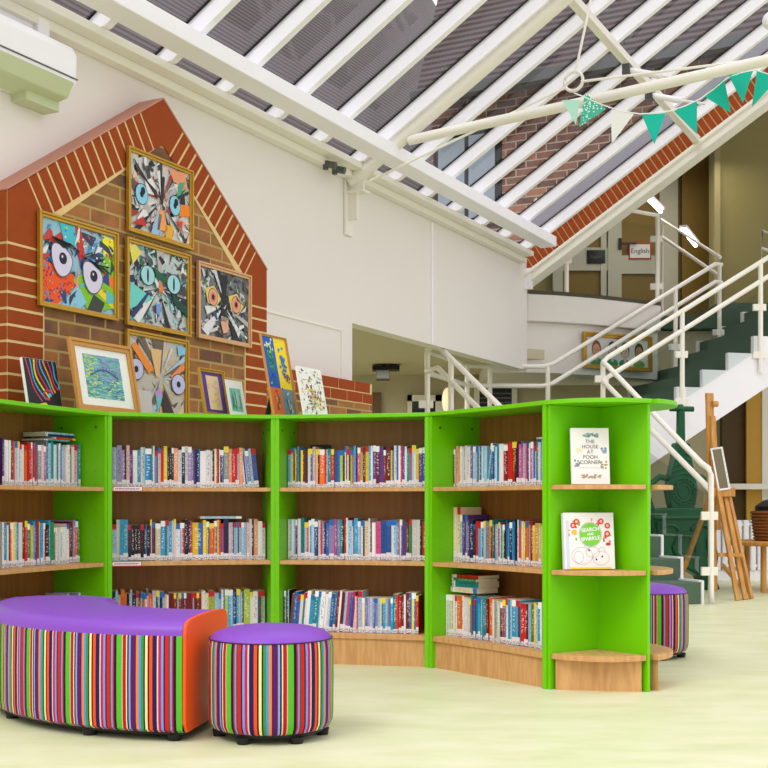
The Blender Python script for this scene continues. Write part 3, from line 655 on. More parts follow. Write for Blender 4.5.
railing('cream gallery balustrade with glass panels above the white bulkhead', [[(1.5, 11.95, 3.78), (2.1, 12.15, 3.8), (2.88, 12.64, 3.8)], [(3.63, 12.95, 3.42), (3.2, 13.8, 4.03), (3.2, 13.8, 2.9)], [(3.62, 12.95, 3.22), (3.2, 13.8, 3.83)]],
        [(1.83, 12.03, 2.86, 3.78, (3.2,), 'rail'), (2.88, 12.64, 2.86, 3.82, (3.05, 3.55), 'rail')],
        [((1.5, 11.93), (1.83, 12.03), 2.88, 3.65, 2.88, 3.65), ((1.86, 12.04), (2.86, 12.62), 2.88, 3.68, 2.88, 3.68)], r=.02)
railing('short cream rail section high on the far right of the gallery', [[(4.28, 13.6, 3.0), (4.28, 13.6, 3.86), (4.9, 13.6, 3.62)], [(4.28, 13.6, 3.66), (4.9, 13.6, 3.42)]], [], r=.018)

# ------------------------------------------------------------------ bookcases
F = [Vector((-1.572, 4.805, 0)), Vector((-1.276, 5.54, 0)), Vector((-.520, 5.73, 0)), Vector((.208, 5.57, 0)), Vector((.662, 4.92, 0))]
D = .30; H = 1.185; TT = .018; SH = (.148, .49, .838); DT = .36
names = ['leftmost', 'second', 'third', 'fourth']
bays = []
dirs = [(F[i+1]-F[i]).normalized() for i in range(4)]; perps = [Vector((-d.y, d.x, 0)) for d in dirs]
def rear(i):   # mitred rear corner of the top at front corner i
    if i == 0: return F[0]+perps[0]*DT
    if i == 4: return F[4]+perps[3]*D
    m = (perps[i-1]+perps[i]); m = m/m.length; return F[i]+m*(DT/m.dot(perps[i]))
labs = ['lime green bookcase at the left edge behind the long striped bench', 'lime green bookcase behind the long bench, second from left, with two red shelf tags',
        'lime green bookcase in the middle behind the round striped pouffe, third from left', 'lime green angled bookcase, fourth from left, beside the curved display end']
for i in range(4):
    d = dirs[i]; wd = (F[i+1]-F[i]).length; rz = math.atan2(d.y, d.x)
    t = thing('bookcase', labs[i], 'bookcase', F[i], (0, 0, rz), 'lime green bookcases in a curved run')
    bays.append((t, d, perps[i], wd, rz))
    box('side_panel', 0, .02, 0, D, 0, H-TT, 'green', t, .0015); box('side_panel', wd-.02, wd, 0, D, 0, H-TT, 'green', t, .0015)
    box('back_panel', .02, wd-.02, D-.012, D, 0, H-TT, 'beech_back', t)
    for q, z in enumerate(SH):
        th = .0185 if q else .024
        sh = MB(); n = 10; pts = []
        for k in range(n+1):
            x = .0205+(wd-.041)*k/n; pts.append((x, .006+.014*(1-(2*k/n-1)**2)*(1 if q else .6)))
        pts += [(wd-.0205, D-.013), (.0205, D-.013)]
        sh.prism(pts, z-th, z); s_ = sh.build('shelf', 'beech', t, bev=.0015)
        if i == 1 and q:
            x0 = .025 if q == 2 else .02
            b = MB(); rect(b, x0, x0+.135, z-.021, z+.003, (178, 30, 34), .0065); rect(b, x0+.003, x0+.132, z-.016, z+.001, (236, 228, 232), .0060)
            rg = random.Random(q)
            x = x0+.01
            while x < x0+.122:
                l = rg.uniform(.003, .008); rect(b, x, x+l*.6, z-.0105, z-.0045, (120, 70, 90), .0056); x += l
            b.build('shelf_tag', 'paint', s_)
    box('plinth', .0205, wd-.0205, .022, .05, 0, SH[0]-.0245, 'beech', t)
    # fixing dots near the top of the inner faces
    b = MB()
    for xx, s__ in ((.0205, 1), (wd-.0205, -1)):
        for yy in (.05, .24): b.tube([(xx, yy, H-.07), (xx+s__*.003, yy, H-.07)], .006, 8)
        for zz in range(12): b.tube([(xx, .05, .25+.06*zz), (xx+s__*.0012, .05, .25+.06*zz)], .0022, 6)
    b.build('shelf_fixing', 'darkgrey', t)
    # top board
    inv = Matrix.Rotation(-rz, 3, 'Z'); pts = []
    n = 8
    for k in range(n+1):
        p = F[i]+(F[i+1]-F[i])*k/n-perps[i]*.006; p = p+perps[i]*(.012*(1-(2*k/n-1)**2)); pts.append(inv @ (p-F[i]))
    pts += [inv @ (rear(i+1)-F[i]), inv @ (rear(i)-F[i])]
    b = MB(); b.prism([(p.x, p.y) for p in pts], H-TT, H); b.build('top', 'green', t, bev=.002)

AP = F[4]+perps[3]*D
def quarter(a0, a1, r, label, zz=0, both=True):
    t = thing('display_shelf_unit', label, 'shelf unit', AP)
    ca = [R(a0+(a1-a0)*k/24) for k in range(25)]
    def sector(rr, cut=.0): return [(0, 0)]+[(rr*math.cos(a), rr*math.sin(a)) for a in ca]
    def panel(a, s):
        dx, dy = math.cos(R(a)), math.sin(R(a)); nx, ny = -dy*s*.015, dx*s*.015
        b = MB(); pts = [(dx*.005, dy*.005), (dx*(r-.001), dy*(r-.001)), (dx*(r-.001)+nx, dy*(r-.001)+ny), (dx*.005+nx, dy*.005+ny)]
        if s < 0: pts = pts[::-1]
        b.prism(pts, 0, H-TT-.0005); b.build('side_panel', 'green', t, bev=.0015)
    if both: panel(a0+.4, 1)
    panel(a1, -1)
    b = MB(); b.prism(sector(r+.012), H-TT+zz, H+zz); b.build('top', 'green', t, bev=.002)
    for q, z in enumerate(SH):
        aa = [R(a0+3.9+(a1-a0-(7.8 if both else 3.9))*k/20) for k in range(21)]; am = R((a0+a1)/2)
        pts = [(.028*math.cos(am), .028*math.sin(am))]+[(r*.985*math.cos(a), r*.985*math.sin(a)) for a in aa]
        b = MB(); b.prism(pts, z-(.0185 if q else .022), z); b.build('shelf', 'beech', t, bev=.0015)
    b = MB(); am = R((a0+a1)/2); r3 = r*.95
    b.prism([(.03*math.cos(am), .03*math.sin(am)), (r3*math.cos(R(a0+7)), r3*math.sin(R(a0+7))), (r3*math.cos(R(a1-7)), r3*math.sin(R(a1-7)))], 0, SH[0]-.0225); b.build('plinth', 'beech', t)
    return t
q1 = quarter(214.6, 306, .29, 'lime green quarter round display unit holding two face out books')
q2 = quarter(306.5, 398, .315, 'rear quarter round display unit, shelf tips showing right of the green panel', zz=-.0006, both=False)

# ------------------------------------------------------------------ books
COL = {'white': (232, 230, 232), 'cream': (228, 214, 176), 'pale blue': (160, 200, 226), 'sky blue': (56, 160, 208), 'blue': (40, 92, 170), 'navy': (34, 38, 84), 'teal': (26, 140, 146),
       'red': (206, 34, 30), 'dark red': (120, 24, 30), 'orange': (232, 110, 40), 'peach': (236, 160, 120), 'yellow': (240, 206, 44), 'green': (46, 140, 70), 'lime': (170, 196, 70),
       'purple': (104, 58, 140), 'lilac': (160, 140, 190), 'pink': (226, 80, 140), 'pale pink': (230, 180, 190), 'black': (30, 28, 32), 'grey': (150, 150, 156), 'brown': (112, 74, 50)}
MIX = ['white']*6+['cream']*2+['pale blue']*4+['sky blue']*4+['blue']*3+['navy', 'teal', 'teal', 'red', 'red', 'dark red', 'orange', 'peach', 'yellow', 'green', 'lime', 'purple', 'lilac', 'pink', 'pale pink', 'black', 'grey', 'brown']
ones = ['', 'first', 'second', 'third', 'fourth', 'fifth', 'sixth', 'seventh', 'eighth', 'ninth', 'tenth', 'eleventh', 'twelfth', 'thirteenth', 'fourteenth', 'fifteenth', 'sixteenth', 'seventeenth', 'eighteenth', 'nineteenth']
def ordn(n):
    if n < 20: return ones[n]
    t, o_ = divmod(n, 10); tens = {2: 'twent', 3: 'thirt', 4: 'fort', 5: 'fift'}[t]
    return tens+'ieth' if o_ == 0 else tens+'y-'+ones[o_]
BID = [0]
def add_book(b, th, dp, h, col, T=None):
    BID[0] += 1; u = BID[0]; k = len(b.v)
    P = [(x, y, z) for z in (0, h) for y in (0, dp) for x in (0, th)]
    if T: P = [tuple(T @ Vector(p)) for p in P]
    b.v += P; c = lin(col); plainuv = [(u+.02, .25)]*4
    b.face((k, k+1, k+5, k+4), 0, c, [(u+.01, 0), (u+.99, 0), (u+.99, 1), (u+.01, 1)])
    b.face((k, k+4, k+6, k+2), 0, c, plainuv); b.face((k+1, k+3, k+7, k+5), 0, c, plainuv)
    b.face((k, k+2, k+3, k+1), 1, c); b.face((k+2, k+6, k+7, k+3), 1, c)
    # page block sits just below the cover edges
    i0 = len(b.v); e = min(.0015, th*.15)
    b.face((k+4, k+5, k+7, k+6), 1, c)
stuff = MB()
def row(i, q, a0, a1, seed, over=(), side='left', stuffed=False, hm=.192, lean=(), thm=.0172, recess=.125):
    t, d, p, wd, rz = bays[i]; rg = random.Random(seed); z = SH[q]; x = a0; n = 0; out = []
    while True:
        fr = (x-a0)/(a1-a0); pal = MIX; fixed_h = None; tm = thm
        for (s0, s1, cs, *ex) in over:
            if s0 <= fr < s1: pal = cs; fixed_h = ex[0] if ex else None; tm = ex[1] if len(ex) > 1 else thm
        th = max(.009, rg.gauss(tm, .0045)) if fixed_h is None else tm
        ang = 0
        for (s0, s1, an) in lean:
            if s0 <= fr < s1: ang = an
        adv = th/math.cos(R(ang))
        if x+adv > a1: break
        h = (hm+rg.uniform(-.014, .012)) if fixed_h is None else fixed_h
        dp = rg.uniform(.122, .132); cn = rg.choice(pal); c = COL[cn]; j = rg.uniform(.88, 1.08); cc = tuple(min(255, v*j) for v in c)
        y0 = recess+rg.uniform(0, .006)
        if stuffed:
            T = Matrix.Translation(bays[i][0].location) @ Matrix.Rotation(rz, 4, 'Z') @ Matrix.Translation((x, y0, z+.0003))
            add_book(stuff, th-.0006, dp, h, cc, T)
        else:
            b = MB(); add_book(b, th-.0006, dp, h, cc)
            loc = Vector(bays[i][0].location)+d*(x+(0 if ang <= 0 else 0))+p*y0; loc.z = z+.0003
            ob = b.build('book', ['spine', 'page'], None, loc)
            ob.rotation_euler = (0, R(ang), rz)
            if ang > 0: ob.location.z += th*math.sin(R(ang))
            out.append((ob, cn, th, h))
        x += adv; n += 1
    N_ = len(out); sn = ('bottom', 'middle', 'top')[q]; bn = ('leftmost', 'second', 'third', 'fourth')[i]
    for k, (ob, cn, th, h) in enumerate(out):
        idx = k+1 if side == 'left' else N_-k
        sz = 'slim' if th < .014 else ('thick' if th > .022 else 'mid-width')
        where = 'bookcase' 
        tag(ob, '%s %s book spine, %s from %s, %s shelf of %s bookcase' % (sz, cn, ordn(idx), side, sn, bn), 'book', 'library books upright on the shelves')
BL = ['sky blue', 'pale blue', 'blue', 'teal', 'white', 'white']
# leftmost bookcase: only its right part is in view
w0 = bays[0][3]
row(0, 2, .22, w0-.024, 11, side='right', over=((0, .25, ['white', 'purple', 'navy', 'white']), (.28, .4, ['red'], .19, .012), (.4, 1, ['white', 'pale blue', 'pale pink', 'teal', 'grey', 'lilac'])), hm=.19, thm=.0165)
row(0, 1, .22, w0-.024, 12, side='right', over=((.62, .8, ['pale blue', 'white'], .165, .012), (.92, 1, ['green'], .2, .014)), hm=.19, thm=.0165)
row(0, 0, .22, w0-.024, 13, stuffed=True)
w1 = bays[1][3]
row(1, 2, .024, w1-.045, 21, lean=((.86, 1, -6), ), over=((0, .14, ['white', 'lilac', 'purple', 'pale pink']), (.2, .25, ['sky blue'], .185, .03), (.34, .4, ['black', 'white'], .19, .01), (.42, .62, ['purple', 'navy', 'lilac', 'white', 'blue']), (.62, .7, ['cream', 'white']), (.76, .86, ['red', 'dark red', 'peach'])), hm=.188)
row(1, 1, .024, w1-.024, 22, lean=(), over=((.03, .07, ['sky blue']), (.1, .23, ['black'], .17, .0145), (.23, .29, ['dark red', 'cream']), (.29, .46, BL), (.46, .5, ['navy', 'black']), (.5, .58, ['yellow'], .18, .05), (.58, .68, ['yellow', 'orange', 'yellow']), (.68, .74, ['blue', 'navy']), (.74, .88, ['pale blue', 'pale pink', 'pale blue'], .18, .0125)), hm=.186)
row(1, 0, .024, w1-.024, 23, stuffed=True, over=((0, .3, ['orange', 'yellow', 'navy', 'pale pink']), (.34, .56, ['dark red'], .185, .012), (.56, 1, BL+['lime', 'cream'])))
w2 = bays[2][3]
row(2, 2, .024, w2-.024, 31, over=((0, .12, ['yellow', 'sky blue', 'cream', 'yellow']), (.13, .17, ['white'], .19, .024), (.17, .24, ['navy', 'peach', 'orange']), (.24, .34, ['red', 'teal', 'blue', 'red']), (.34, .46, ['lime', 'yellow', 'lime', 'cream']), (.62, .72, ['lilac', 'pale blue', 'purple', 'dark red']), (.72, .95, BL+['yellow', 'purple'])))
row(2, 1, .024, w2-.024, 32, over=((0, .04, ['white'], .195, .02), (.1, .3, ['pale blue', 'lilac', 'blue', 'white']), (.66, .72, ['blue'], .19, .026), (.72, .76, ['white'], .195, .026), (.82, .86, ['orange', 'brown']), (.88, .94, ['white'], .195, .026)))
row(2, 0, .024, w2-.05, 33, lean=((.03, .5, 5), ), over=((0, .05, ['brown', 'black']), (.05, .36, BL), (.36, .42, ['dark red']), (.55, .8, ['pale blue', 'cream', 'lilac', 'sky blue'], .165, .0125), (.8, .84, ['teal'], .185, .025), (.9, .93, ['pink']), (.96, 1, ['red'])), hm=.186, recess=.06)
w3 = bays[3][3]
row(3, 2, .024, w3-.03, 41, lean=((.3, .36, 9), ), over=((0, .1, ['white', 'peach', 'black', 'brown']), (.18, .3, ['pale blue'], .185, .02), (.36, .45, ['sky blue', 'blue', 'white']), (.5, .6, ['red', 'orange'], .195, .03), (.62, .74, ['pink', 'lilac', 'blue', 'pale pink']), (.8, 1, ['teal', 'cream', 'orange', 'sky blue', 'lime'])), hm=.188)
row(3, 1, .024, w3-.03, 42, over=((0, .05, ['cream'], .255, .025), (.05, .12, ['green', 'pale blue', 'purple'], .22, .018), (.12, .2, ['navy', 'purple', 'white']), (.5, .64, ['navy', 'sky blue', 'pink', 'black']), (.64, .76, ['dark red', 'yellow', 'orange', 'yellow'])), hm=.19)
row(3, 0, .024, w3-.03, 43, over=((0, .1, ['cream'], .19, .017), (.1, .16, ['orange'], .19, .024), (.16, .22, ['white'], .185, .03), (.28, .36, ['teal', 'sky blue']), (.42, .5, ['grey', 'brown', 'white', 'cream']), (.58, .68, ['sky blue'], .195, .026), (.7, .76, ['red'], .185, .026)), recess=.08)
so_ = stuff.build('book', ['spine', 'page']); tag(so_, 'rows of books on bottom shelves of the two left bookcases behind the bench', 'books', 'library books upright on the shelves', 'stuff')
def flat_book(i, x, y, z, L_, dp, th, cn, label, rot=0):
    t, d, p, wd, rz = bays[i]; b = MB(); add_book(b, th, dp, L_, COL[cn])
    b.v = [(z_, y_, x_) for (x_, y_, z_) in b.v]; b.f = [tuple(reversed(f)) for f in b.f]; b.uv = [list(reversed(u)) for u in b.uv]
    ob = b.build('book', ['spine', 'page'], None, Vector(t.location)+d*x+p*y+Vector((0, 0, z)), (0, 0, rz+rot)); tag(ob, label, 'book', 'books lying flat on the rows'); return ob
zt_ = SH[2]+.206
flat_book(0, w0-.27, .15, zt_-.0, .19, .12, .008, 'teal', 'thin teal book lying flat, lowest, above top row of leftmost bookcase')
flat_book(0, w0-.21, .14, zt_+.0085, .17, .12, .010, 'red', 'red book lying flat between teal and navy ones, leftmost bookcase', .05)
flat_book(0, w0-.26, .15, zt_+.019, .2, .125, .020, 'navy', 'navy blue book lying flat on top of pile in leftmost bookcase', -.04)
flat_book(1, w1*.56, .135, SH[1]+.199, .2, .125, .012, 'pale blue', 'pale blue book lying flat over middle row of second bookcase')
zb = SH[0]+.2055
flat_book(3, .05, .09, zb, .19, .125, .024, 'cream', 'cream book at the bottom of flat pile in fourth bookcase')
flat_book(3, .05, .095, zb+.0245, .19, .125, .028, 'teal', 'teal book second up in flat pile, fourth bookcase', .03)
flat_book(3, .055, .09, zb+.053, .185, .125, .012, 'green', 'dark green book third up in flat pile, fourth bookcase', -.03)
flat_book(3, .05, .095, zb+.0655, .19, .125, .015, 'red', 'red spotted book on top of flat pile, fourth bookcase', .02)
flat_book(3, w3-.17, .15, SH[1]+.2045, .13, .12, .016, 'green', 'small green book lying flat at right end, fourth bookcase middle row')
flat_book(3, w3-.22, .15, SH[2]+.202, .17, .12, .008, 'white', 'thin white book lying flat at right end, fourth bookcase top row')
# dark big book behind a row
t, d, p, wd, rz = bays[2]
ob = box('book', 0, .1, 0, .02, 0, .215, 'black', None, .002, Vector(t.location)+d*.1+p*.262+Vector((0, 0, SH[2]+.0003)), (0, 0, rz)); tag(ob, 'black book standing flat against the back panel, third bookcase top shelf', 'book')

# face-out books on the display end
def cover(root, w_, h_, th, col):
    b = MB(); b.box(0, w_, 0, th, 0, h_, 0, lin(col)); b.build('cover', 'paint', root, bev=.0015)
    b = MB(); b.box(.003, w_+.0006, .002, th-.002, .003, h_+.0006); b.build('pages', 'page', root)
def polar(a, r): return Vector((AP.x+r*math.cos(R(a)), AP.y+r*math.sin(R(a)), 0))
c1 = polar(257, .205); bw_, bh_ = .158, .233
r1 = thing('display_book', 'white book titled The House At Pooh Corner standing face out on upper shelf', 'book', Vector((c1.x-bw_/2-.017, c1.y, SH[2]+.0027)), (R(-7), 0, R(3)))
cover(r1, bw_, bh_, .018, (240, 236, 234))
for k, tx in enumerate(('THE', 'HOUSE', 'AT', 'POOH', 'CORNER')):
    text(tx, .0225 if k != 4 else .024, plain('grey_ink', (92, 92, 96), .6) if k == 0 and 'ink' not in M else 'ink', r1, (bw_/2, -.0012, .178-.0215*k)) if False else None
M['ink'] = plain('grey_ink', (84, 86, 90), .6)
for k, tx in enumerate(('THE', 'HOUSE', 'AT', 'POOH', 'CORNER')): text(tx, .0215, 'ink', r1, (bw_/2, -.0008, .176-.0215*k), depth=.0003)
b = MB(); rg = random.Random(5)
def blob(cx, cz, rx, rz_, pal, n):
    for k in range(n): disc(b, cx+rg.uniform(-rx, rx), cz+rg.uniform(-rz_, rz_), rg.uniform(.003, .007), rg.uniform(.002, .006), rg.choice(pal), -.0004-.00003*k, 8)
blob(.082, .203, .03, .008, [(110, 150, 146), (140, 176, 170), (90, 130, 130)], 26)
blob(.03, .142, .012, .012, [(226, 210, 150), (232, 222, 180)], 12); blob(.134, .14, .01, .012, [(140, 170, 200), (110, 140, 180)], 12)
blob(.025, .085, .01, .014, [(130, 136, 150), (150, 150, 160)], 10); blob(.136, .082, .012, .016, [(180, 150, 120), (150, 160, 100)], 10)
blob(.08, .032, .04, .006, [(170, 170, 110), (190, 150, 130), (150, 150, 140)], 22); stroke(b, [(.03, .068), (.13, .067)], .0012, (150, 150, 150), -.0005)
b.build('cover_drawings', 'paint', r1)
c2 = polar(262, .225); bw_, bh_ = .215, .232
r2 = thing('display_book', 'square white book with green circle title standing face out on the middle shelf', 'book', Vector((c2.x-bw_/2-.033, c2.y+.01, SH[1]+.0036)), (R(-6), R(0), R(10)))
cover(r2, bw_, bh_, .03, (238, 236, 236))
b = MB(); disc(b, .113, .142, .050, .052, (196, 200, 196), -.0005, 36); disc(b, .113, .142, .045, .047, (120, 206, 60), -.0008, 36)
for k in range(30):
    a = rg.uniform(0, 6.28); rr_2 = rg.uniform(.06, .1); cx, cz = .113+rr_2*math.cos(a), .14+rr_2*.8*math.sin(a)
    if .008 < cx < .197 and .1 < cz < .205: disc(b, cx, cz, rg.choice((.004, .006, .011)), rg.choice((.004, .007, .011)), rg.choice([(226, 90, 90), (210, 50, 50), (120, 196, 120), (236, 190, 60), (240, 160, 170), (130, 190, 70), (240, 150, 120)]), -.0004-.00002*k, 16)
for (cx, cz, rr_3) in ((.04, .18, .012), (.055, .195, .012), (.185, .145, .013), (.16, .196, .012), (.187, .178, .012)):
    disc(b, cx, cz, rr_3, rr_3, (214, 64, 60), -.0012, 20); disc(b, cx, cz, rr_3*.5, rr_3*.5, (240, 190, 180), -.0014, 16)
rect(b, .02, .198, .0, .008, (226, 206, 60), -.0006); rect(b, .008, .022, .0, .2, (206, 214, 236), -.0004)
gl = (170, 170, 186)
def ell(cx, cz, rx, rz_, a0=0, a1=6.29, n=22): stroke(b, [(cx+rx*math.cos(a0+(a1-a0)*i/n), cz+rz_*math.sin(a0+(a1-a0)*i/n)) for i in range(n+1)], .0014, gl, -.0012)
ell(.075, .055, .045, .035); ell(.12, .07, .028, .022); ell(.155, .045, .035, .028); ell(.06, .05, .02, .025); ell(.16, .07, .014, .02, 0, 3); ell(.1, .09, .014, .012, 0, 3)
for (cx, cz) in ((.105, .078), (.135, .04), (.16, .052)): disc(b, cx, cz, .004, .004, (30, 30, 36), -.0015, 10)
b.build('cover_picture', 'paint', r2)
for k, (tx, sz) in enumerate((('SEARCH', .021), ('AND', .013), ('SPARKLE', .021))): text(tx, sz, 'paper', r2, (.113, -.0012, .162-.0185*k), (R(90), R(-6), 0), depth=.0005, bold=.0006)

# ------------------------------------------------------------------ seating
def pouffe(label, cx, cy, rot=0, top=.365):
    t = thing('pouffe', label, 'pouffe', (cx, cy, 0), (0, 0, rot), 'round striped pouffes'); r = .205
    b = MB(); b.lathe([(r-.03, .03), (r-.012, .036), (r-.002, .055), (r, .08), (r+.001, .2), (r, .29), (r-.003, .317), (r-.006, .322)], 96, usc=6.2); b.build('striped_side', 'stripe', t, smooth=True)
    b = MB(); b.lathe([(r-.005, .320), (r-.012, .332), (r-.03, .344), (r-.07, .355), (.06, .364), (.01, .365)], 64); b.build('seat_top', 'purple', t, smooth=True)
    b = MB()
    for k in range(72):
        a = 2*math.pi*k/72; x, y = (r-.003)*math.cos(a), (r-.003)*math.sin(a)
    b.tube([((r-.0035)*math.cos(2*math.pi*k/64), (r-.0035)*math.sin(2*math.pi*k/64), .3215) for k in range(65)], .0022, 6); b.build('piping', plain('dark_plum_piping', (60, 24, 60), .6), t, smooth=True)
    b = MB(); b.lathe([(r-.03, .022), (r-.03, .031)], 48); b.build('base', 'black', t)
    for k in range(6):
        a = 2*math.pi*k/6+.07; x, y = .168*math.cos(a), .168*math.sin(a)
        b = MB(); b.lathe([(.02, 0), (.024, .022)], 20, cx=x, cy=y); b.build('foot', 'black', t, smooth=True)
    return t
pouffe('round striped pouffe with purple top in front of the bookcases', -.372, 3.95, R(0))
pouffe('round striped pouffe half hidden behind the right end of the shelves', 1.312, 6.0, R(40))
# long curved bench
CX, CY, RO, RN = -.545, 4.79, .985, .51
be = thing('curved_bench', 'long curved bench, purple top, striped sides and orange end panel', 'bench', (CX, CY, 0))
A0, A1 = 264.4, 180.0; n = 60; SK = R(3.0)
def aeff(a, r): return a+SK*max(0, (a-R(A1)))/R(A0-A1)*(RO-r)/(RO-RN)
ang = [R(A0+(A1-A0)*k/n) for k in range(n+1)]
def ringwall(prof, mat, name, usc, rbase, flip):
    b = MB(); k0 = 0; L = len(prof)
    for a in ang:
        for (dr, z) in prof: b.v.append(((rbase+dr)*math.cos(aeff(a, rbase)), (rbase+dr)*math.sin(aeff(a, rbase)), z))
    for i in range(n):
        for j in range(L-1):
            u0_, u1_ = [x/n*(abs(R(A0-A1))*rbase/usc) for x in (i, i+1)]
            q = (i*L+j, (i+1)*L+j, (i+1)*L+j+1, i*L+j+1); uv = [(u0_, 0), (u1_, 0), (u1_, 1), (u0_, 1)]
            if flip: q = q[::-1]; uv = uv[::-1]
            b.face(q, 0, None, uv)
    return b.build(name, mat, be, smooth=True)
ringwall([(-.02, .03), (-.004, .04), (0, .07), (.001, .2), (-.001, .33), (-.003, .34)], 'stripe', 'striped_front', .205, RO, True)
ringwall([(.02, .03), (.004, .04), (0, .07), (-.001, .2), (.001, .33), (.003, .34)], 'stripe', 'striped_back', .205, RN, False)
b = MB(); prof = [(RO-.003, .338), (RO-.004, .352), (RO-.010, .368), (RO-.024, .380), (RO-.05, .388), (RO-.15, .395), (RN+.15, .395), (RN+.05, .388), (RN+.024, .380), (RN+.010, .368), (RN+.004, .352), (RN+.003, .338)]
L = len(prof)
for a in ang:
    for (r, z) in prof: b.v.append((r*math.cos(aeff(a, r)), r*math.sin(aeff(a, r)), z))
for i in range(n):
    for j in range(L-1): b.face((i*L+j, i*L+j+1, (i+1)*L+j+1, (i+1)*L+j))
b.build('seat_top', 'purple', be, smooth=True)
def endcap(a, s, name):
    b = MB(); pr = [(RN+.02, .03)]+[(RN, .06), (RN-.001, .2), (RN+.002, .345), (RN+.008, .369), (RN+.022, .383), (RN+.05, .391), (RN+.15, .398), (RO-.15, .398), (RO-.05, .391), (RO-.022, .383), (RO-.008, .369), (RO-.002, .345), (RO, .2), (RO, .06), (RO-.02, .03)]
    for off in (0, s*.012):
        for (r, z) in pr:
            ae = aeff(a, r); b.v.append((r*math.cos(ae)-off*math.sin(ae), r*math.sin(ae)+off*math.cos(ae), z))
    m = len(pr); b.face(range(m)); b.face(list(range(m, 2*m))[::-1])
    if s < 0: b.v = [(x, y, z*.985) for x, y, z in b.v]
    for i in range(m): j = (i+1) % m; b.face((i, i+m, j+m, j))
    ob = b.build(name, 'orange' if s > 0 else 'purple', be, bev=.004); return ob
endcap(R(A0), 1, 'end_panel'); endcap(R(A1), -1, 'end_panel')
b = MB(); pts = [((RO-.03)*math.cos(a), (RO-.03)*math.sin(a)) for a in ang]+[((RN+.03)*math.cos(aeff(a, RN)), (RN+.03)*math.sin(aeff(a, RN))) for a in ang[::-1]]
b.prism(pts[::-1], .021, .032); b.build('base', 'black', be)
for aa, rr in ((262, RO-.05), (243, RO-.05), (214, RO-.05), (186, RO-.05), (262, RN+.05), (222, RN+.05), (186, RN+.05)):
    b = MB(); b.lathe([(.022, 0), (.026, .022)], 20, cx=rr*math.cos(R(aa)), cy=rr*math.sin(R(aa))); b.build('foot', 'black', be, smooth=True)

# ------------------------------------------------------------------ pictures hung on the brick gable
def hung(px0, py0, px1, py1b, frame, label, art, fw=.026):
    """left edge px0 from py0 (top) to py1b (bottom); right edge px1"""
    u0, zt1 = wall_hit(px0, py0, -.03); _, zb1 = wall_hit(px0, py1b, -.03); u1, _ = wall_hit(px1, py0, -.03)
    w_, h_ = u1-u0, zt1-zb1
    t = thing('framed_collage', label, 'framed picture', W(u0, -.013, zb1), WROT, 'framed collages on the brick gable')
    frame_parts(t, w_, h_, fw, frame, .022)
    b = MB(); art(b, w_, h_); 
    b.v = [(fw*.8+x*(w_-1.6*fw)/w_, y-.003, fw*.8+z*(h_-1.6*fw)/h_) for x, y, z in b.v]
    b.build('collage', 'paint', t); bb = MB(); bb.box(.004, w_-.004, -.002, 0, .004, h_-.004); bb.build('backing', 'paper', t); return t
def chaikin(pts, n=2):
    for _ in range(n): pts = [q for i in range(len(pts)) for q in ((pts[i][0]*.75+pts[(i+1) % len(pts)][0]*.25, pts[i][1]*.75+pts[(i+1) % len(pts)][1]*.25), (pts[i][0]*.25+pts[(i+1) % len(pts)][0]*.75, pts[i][1]*.25+pts[(i+1) % len(pts)][1]*.75))]
    return pts
def eye(b, cx, cz, rx, rz_, white, iris, pupil=(20, 20, 26), y=-.02, rot=0, slit=False):
    disc(b, cx, cz, rx*1.08, rz_*1.08, (40, 36, 40), y, 24, rot); disc(b, cx, cz, rx, rz_, white, y-.0003, 24, rot)
    if iris: disc(b, cx, cz, rx*.55, rz_*.55, iris, y-.0006, 20)
    disc(b, cx, cz, rx*(.14 if slit else .3), rz_*(.75 if slit else .33), pupil, y-.0009, 16)
DK = [(40, 40, 46), (70, 66, 70), (90, 84, 84)]; WT = [(226, 226, 226), (206, 206, 210), (180, 176, 176)]
def rays(b, cx, cz, w_, h_, pal, n, rg, y0, inner=.02):
    for k in range(n):
        a = rg.uniform(0, 6.28); a2 = a+rg.uniform(.08, .3); L_ = rg.uniform(.3, .6)*w_
        f = lambda aa, l: (min(w_, max(0, cx+l*math.cos(aa))), y0-k*.0001, min(h_, max(0, cz+l*math.sin(aa))))
        b.poly([f(a, inner), f(a2, L_*.95), f(a, L_)], 0, lin(rg.choice(pal)))
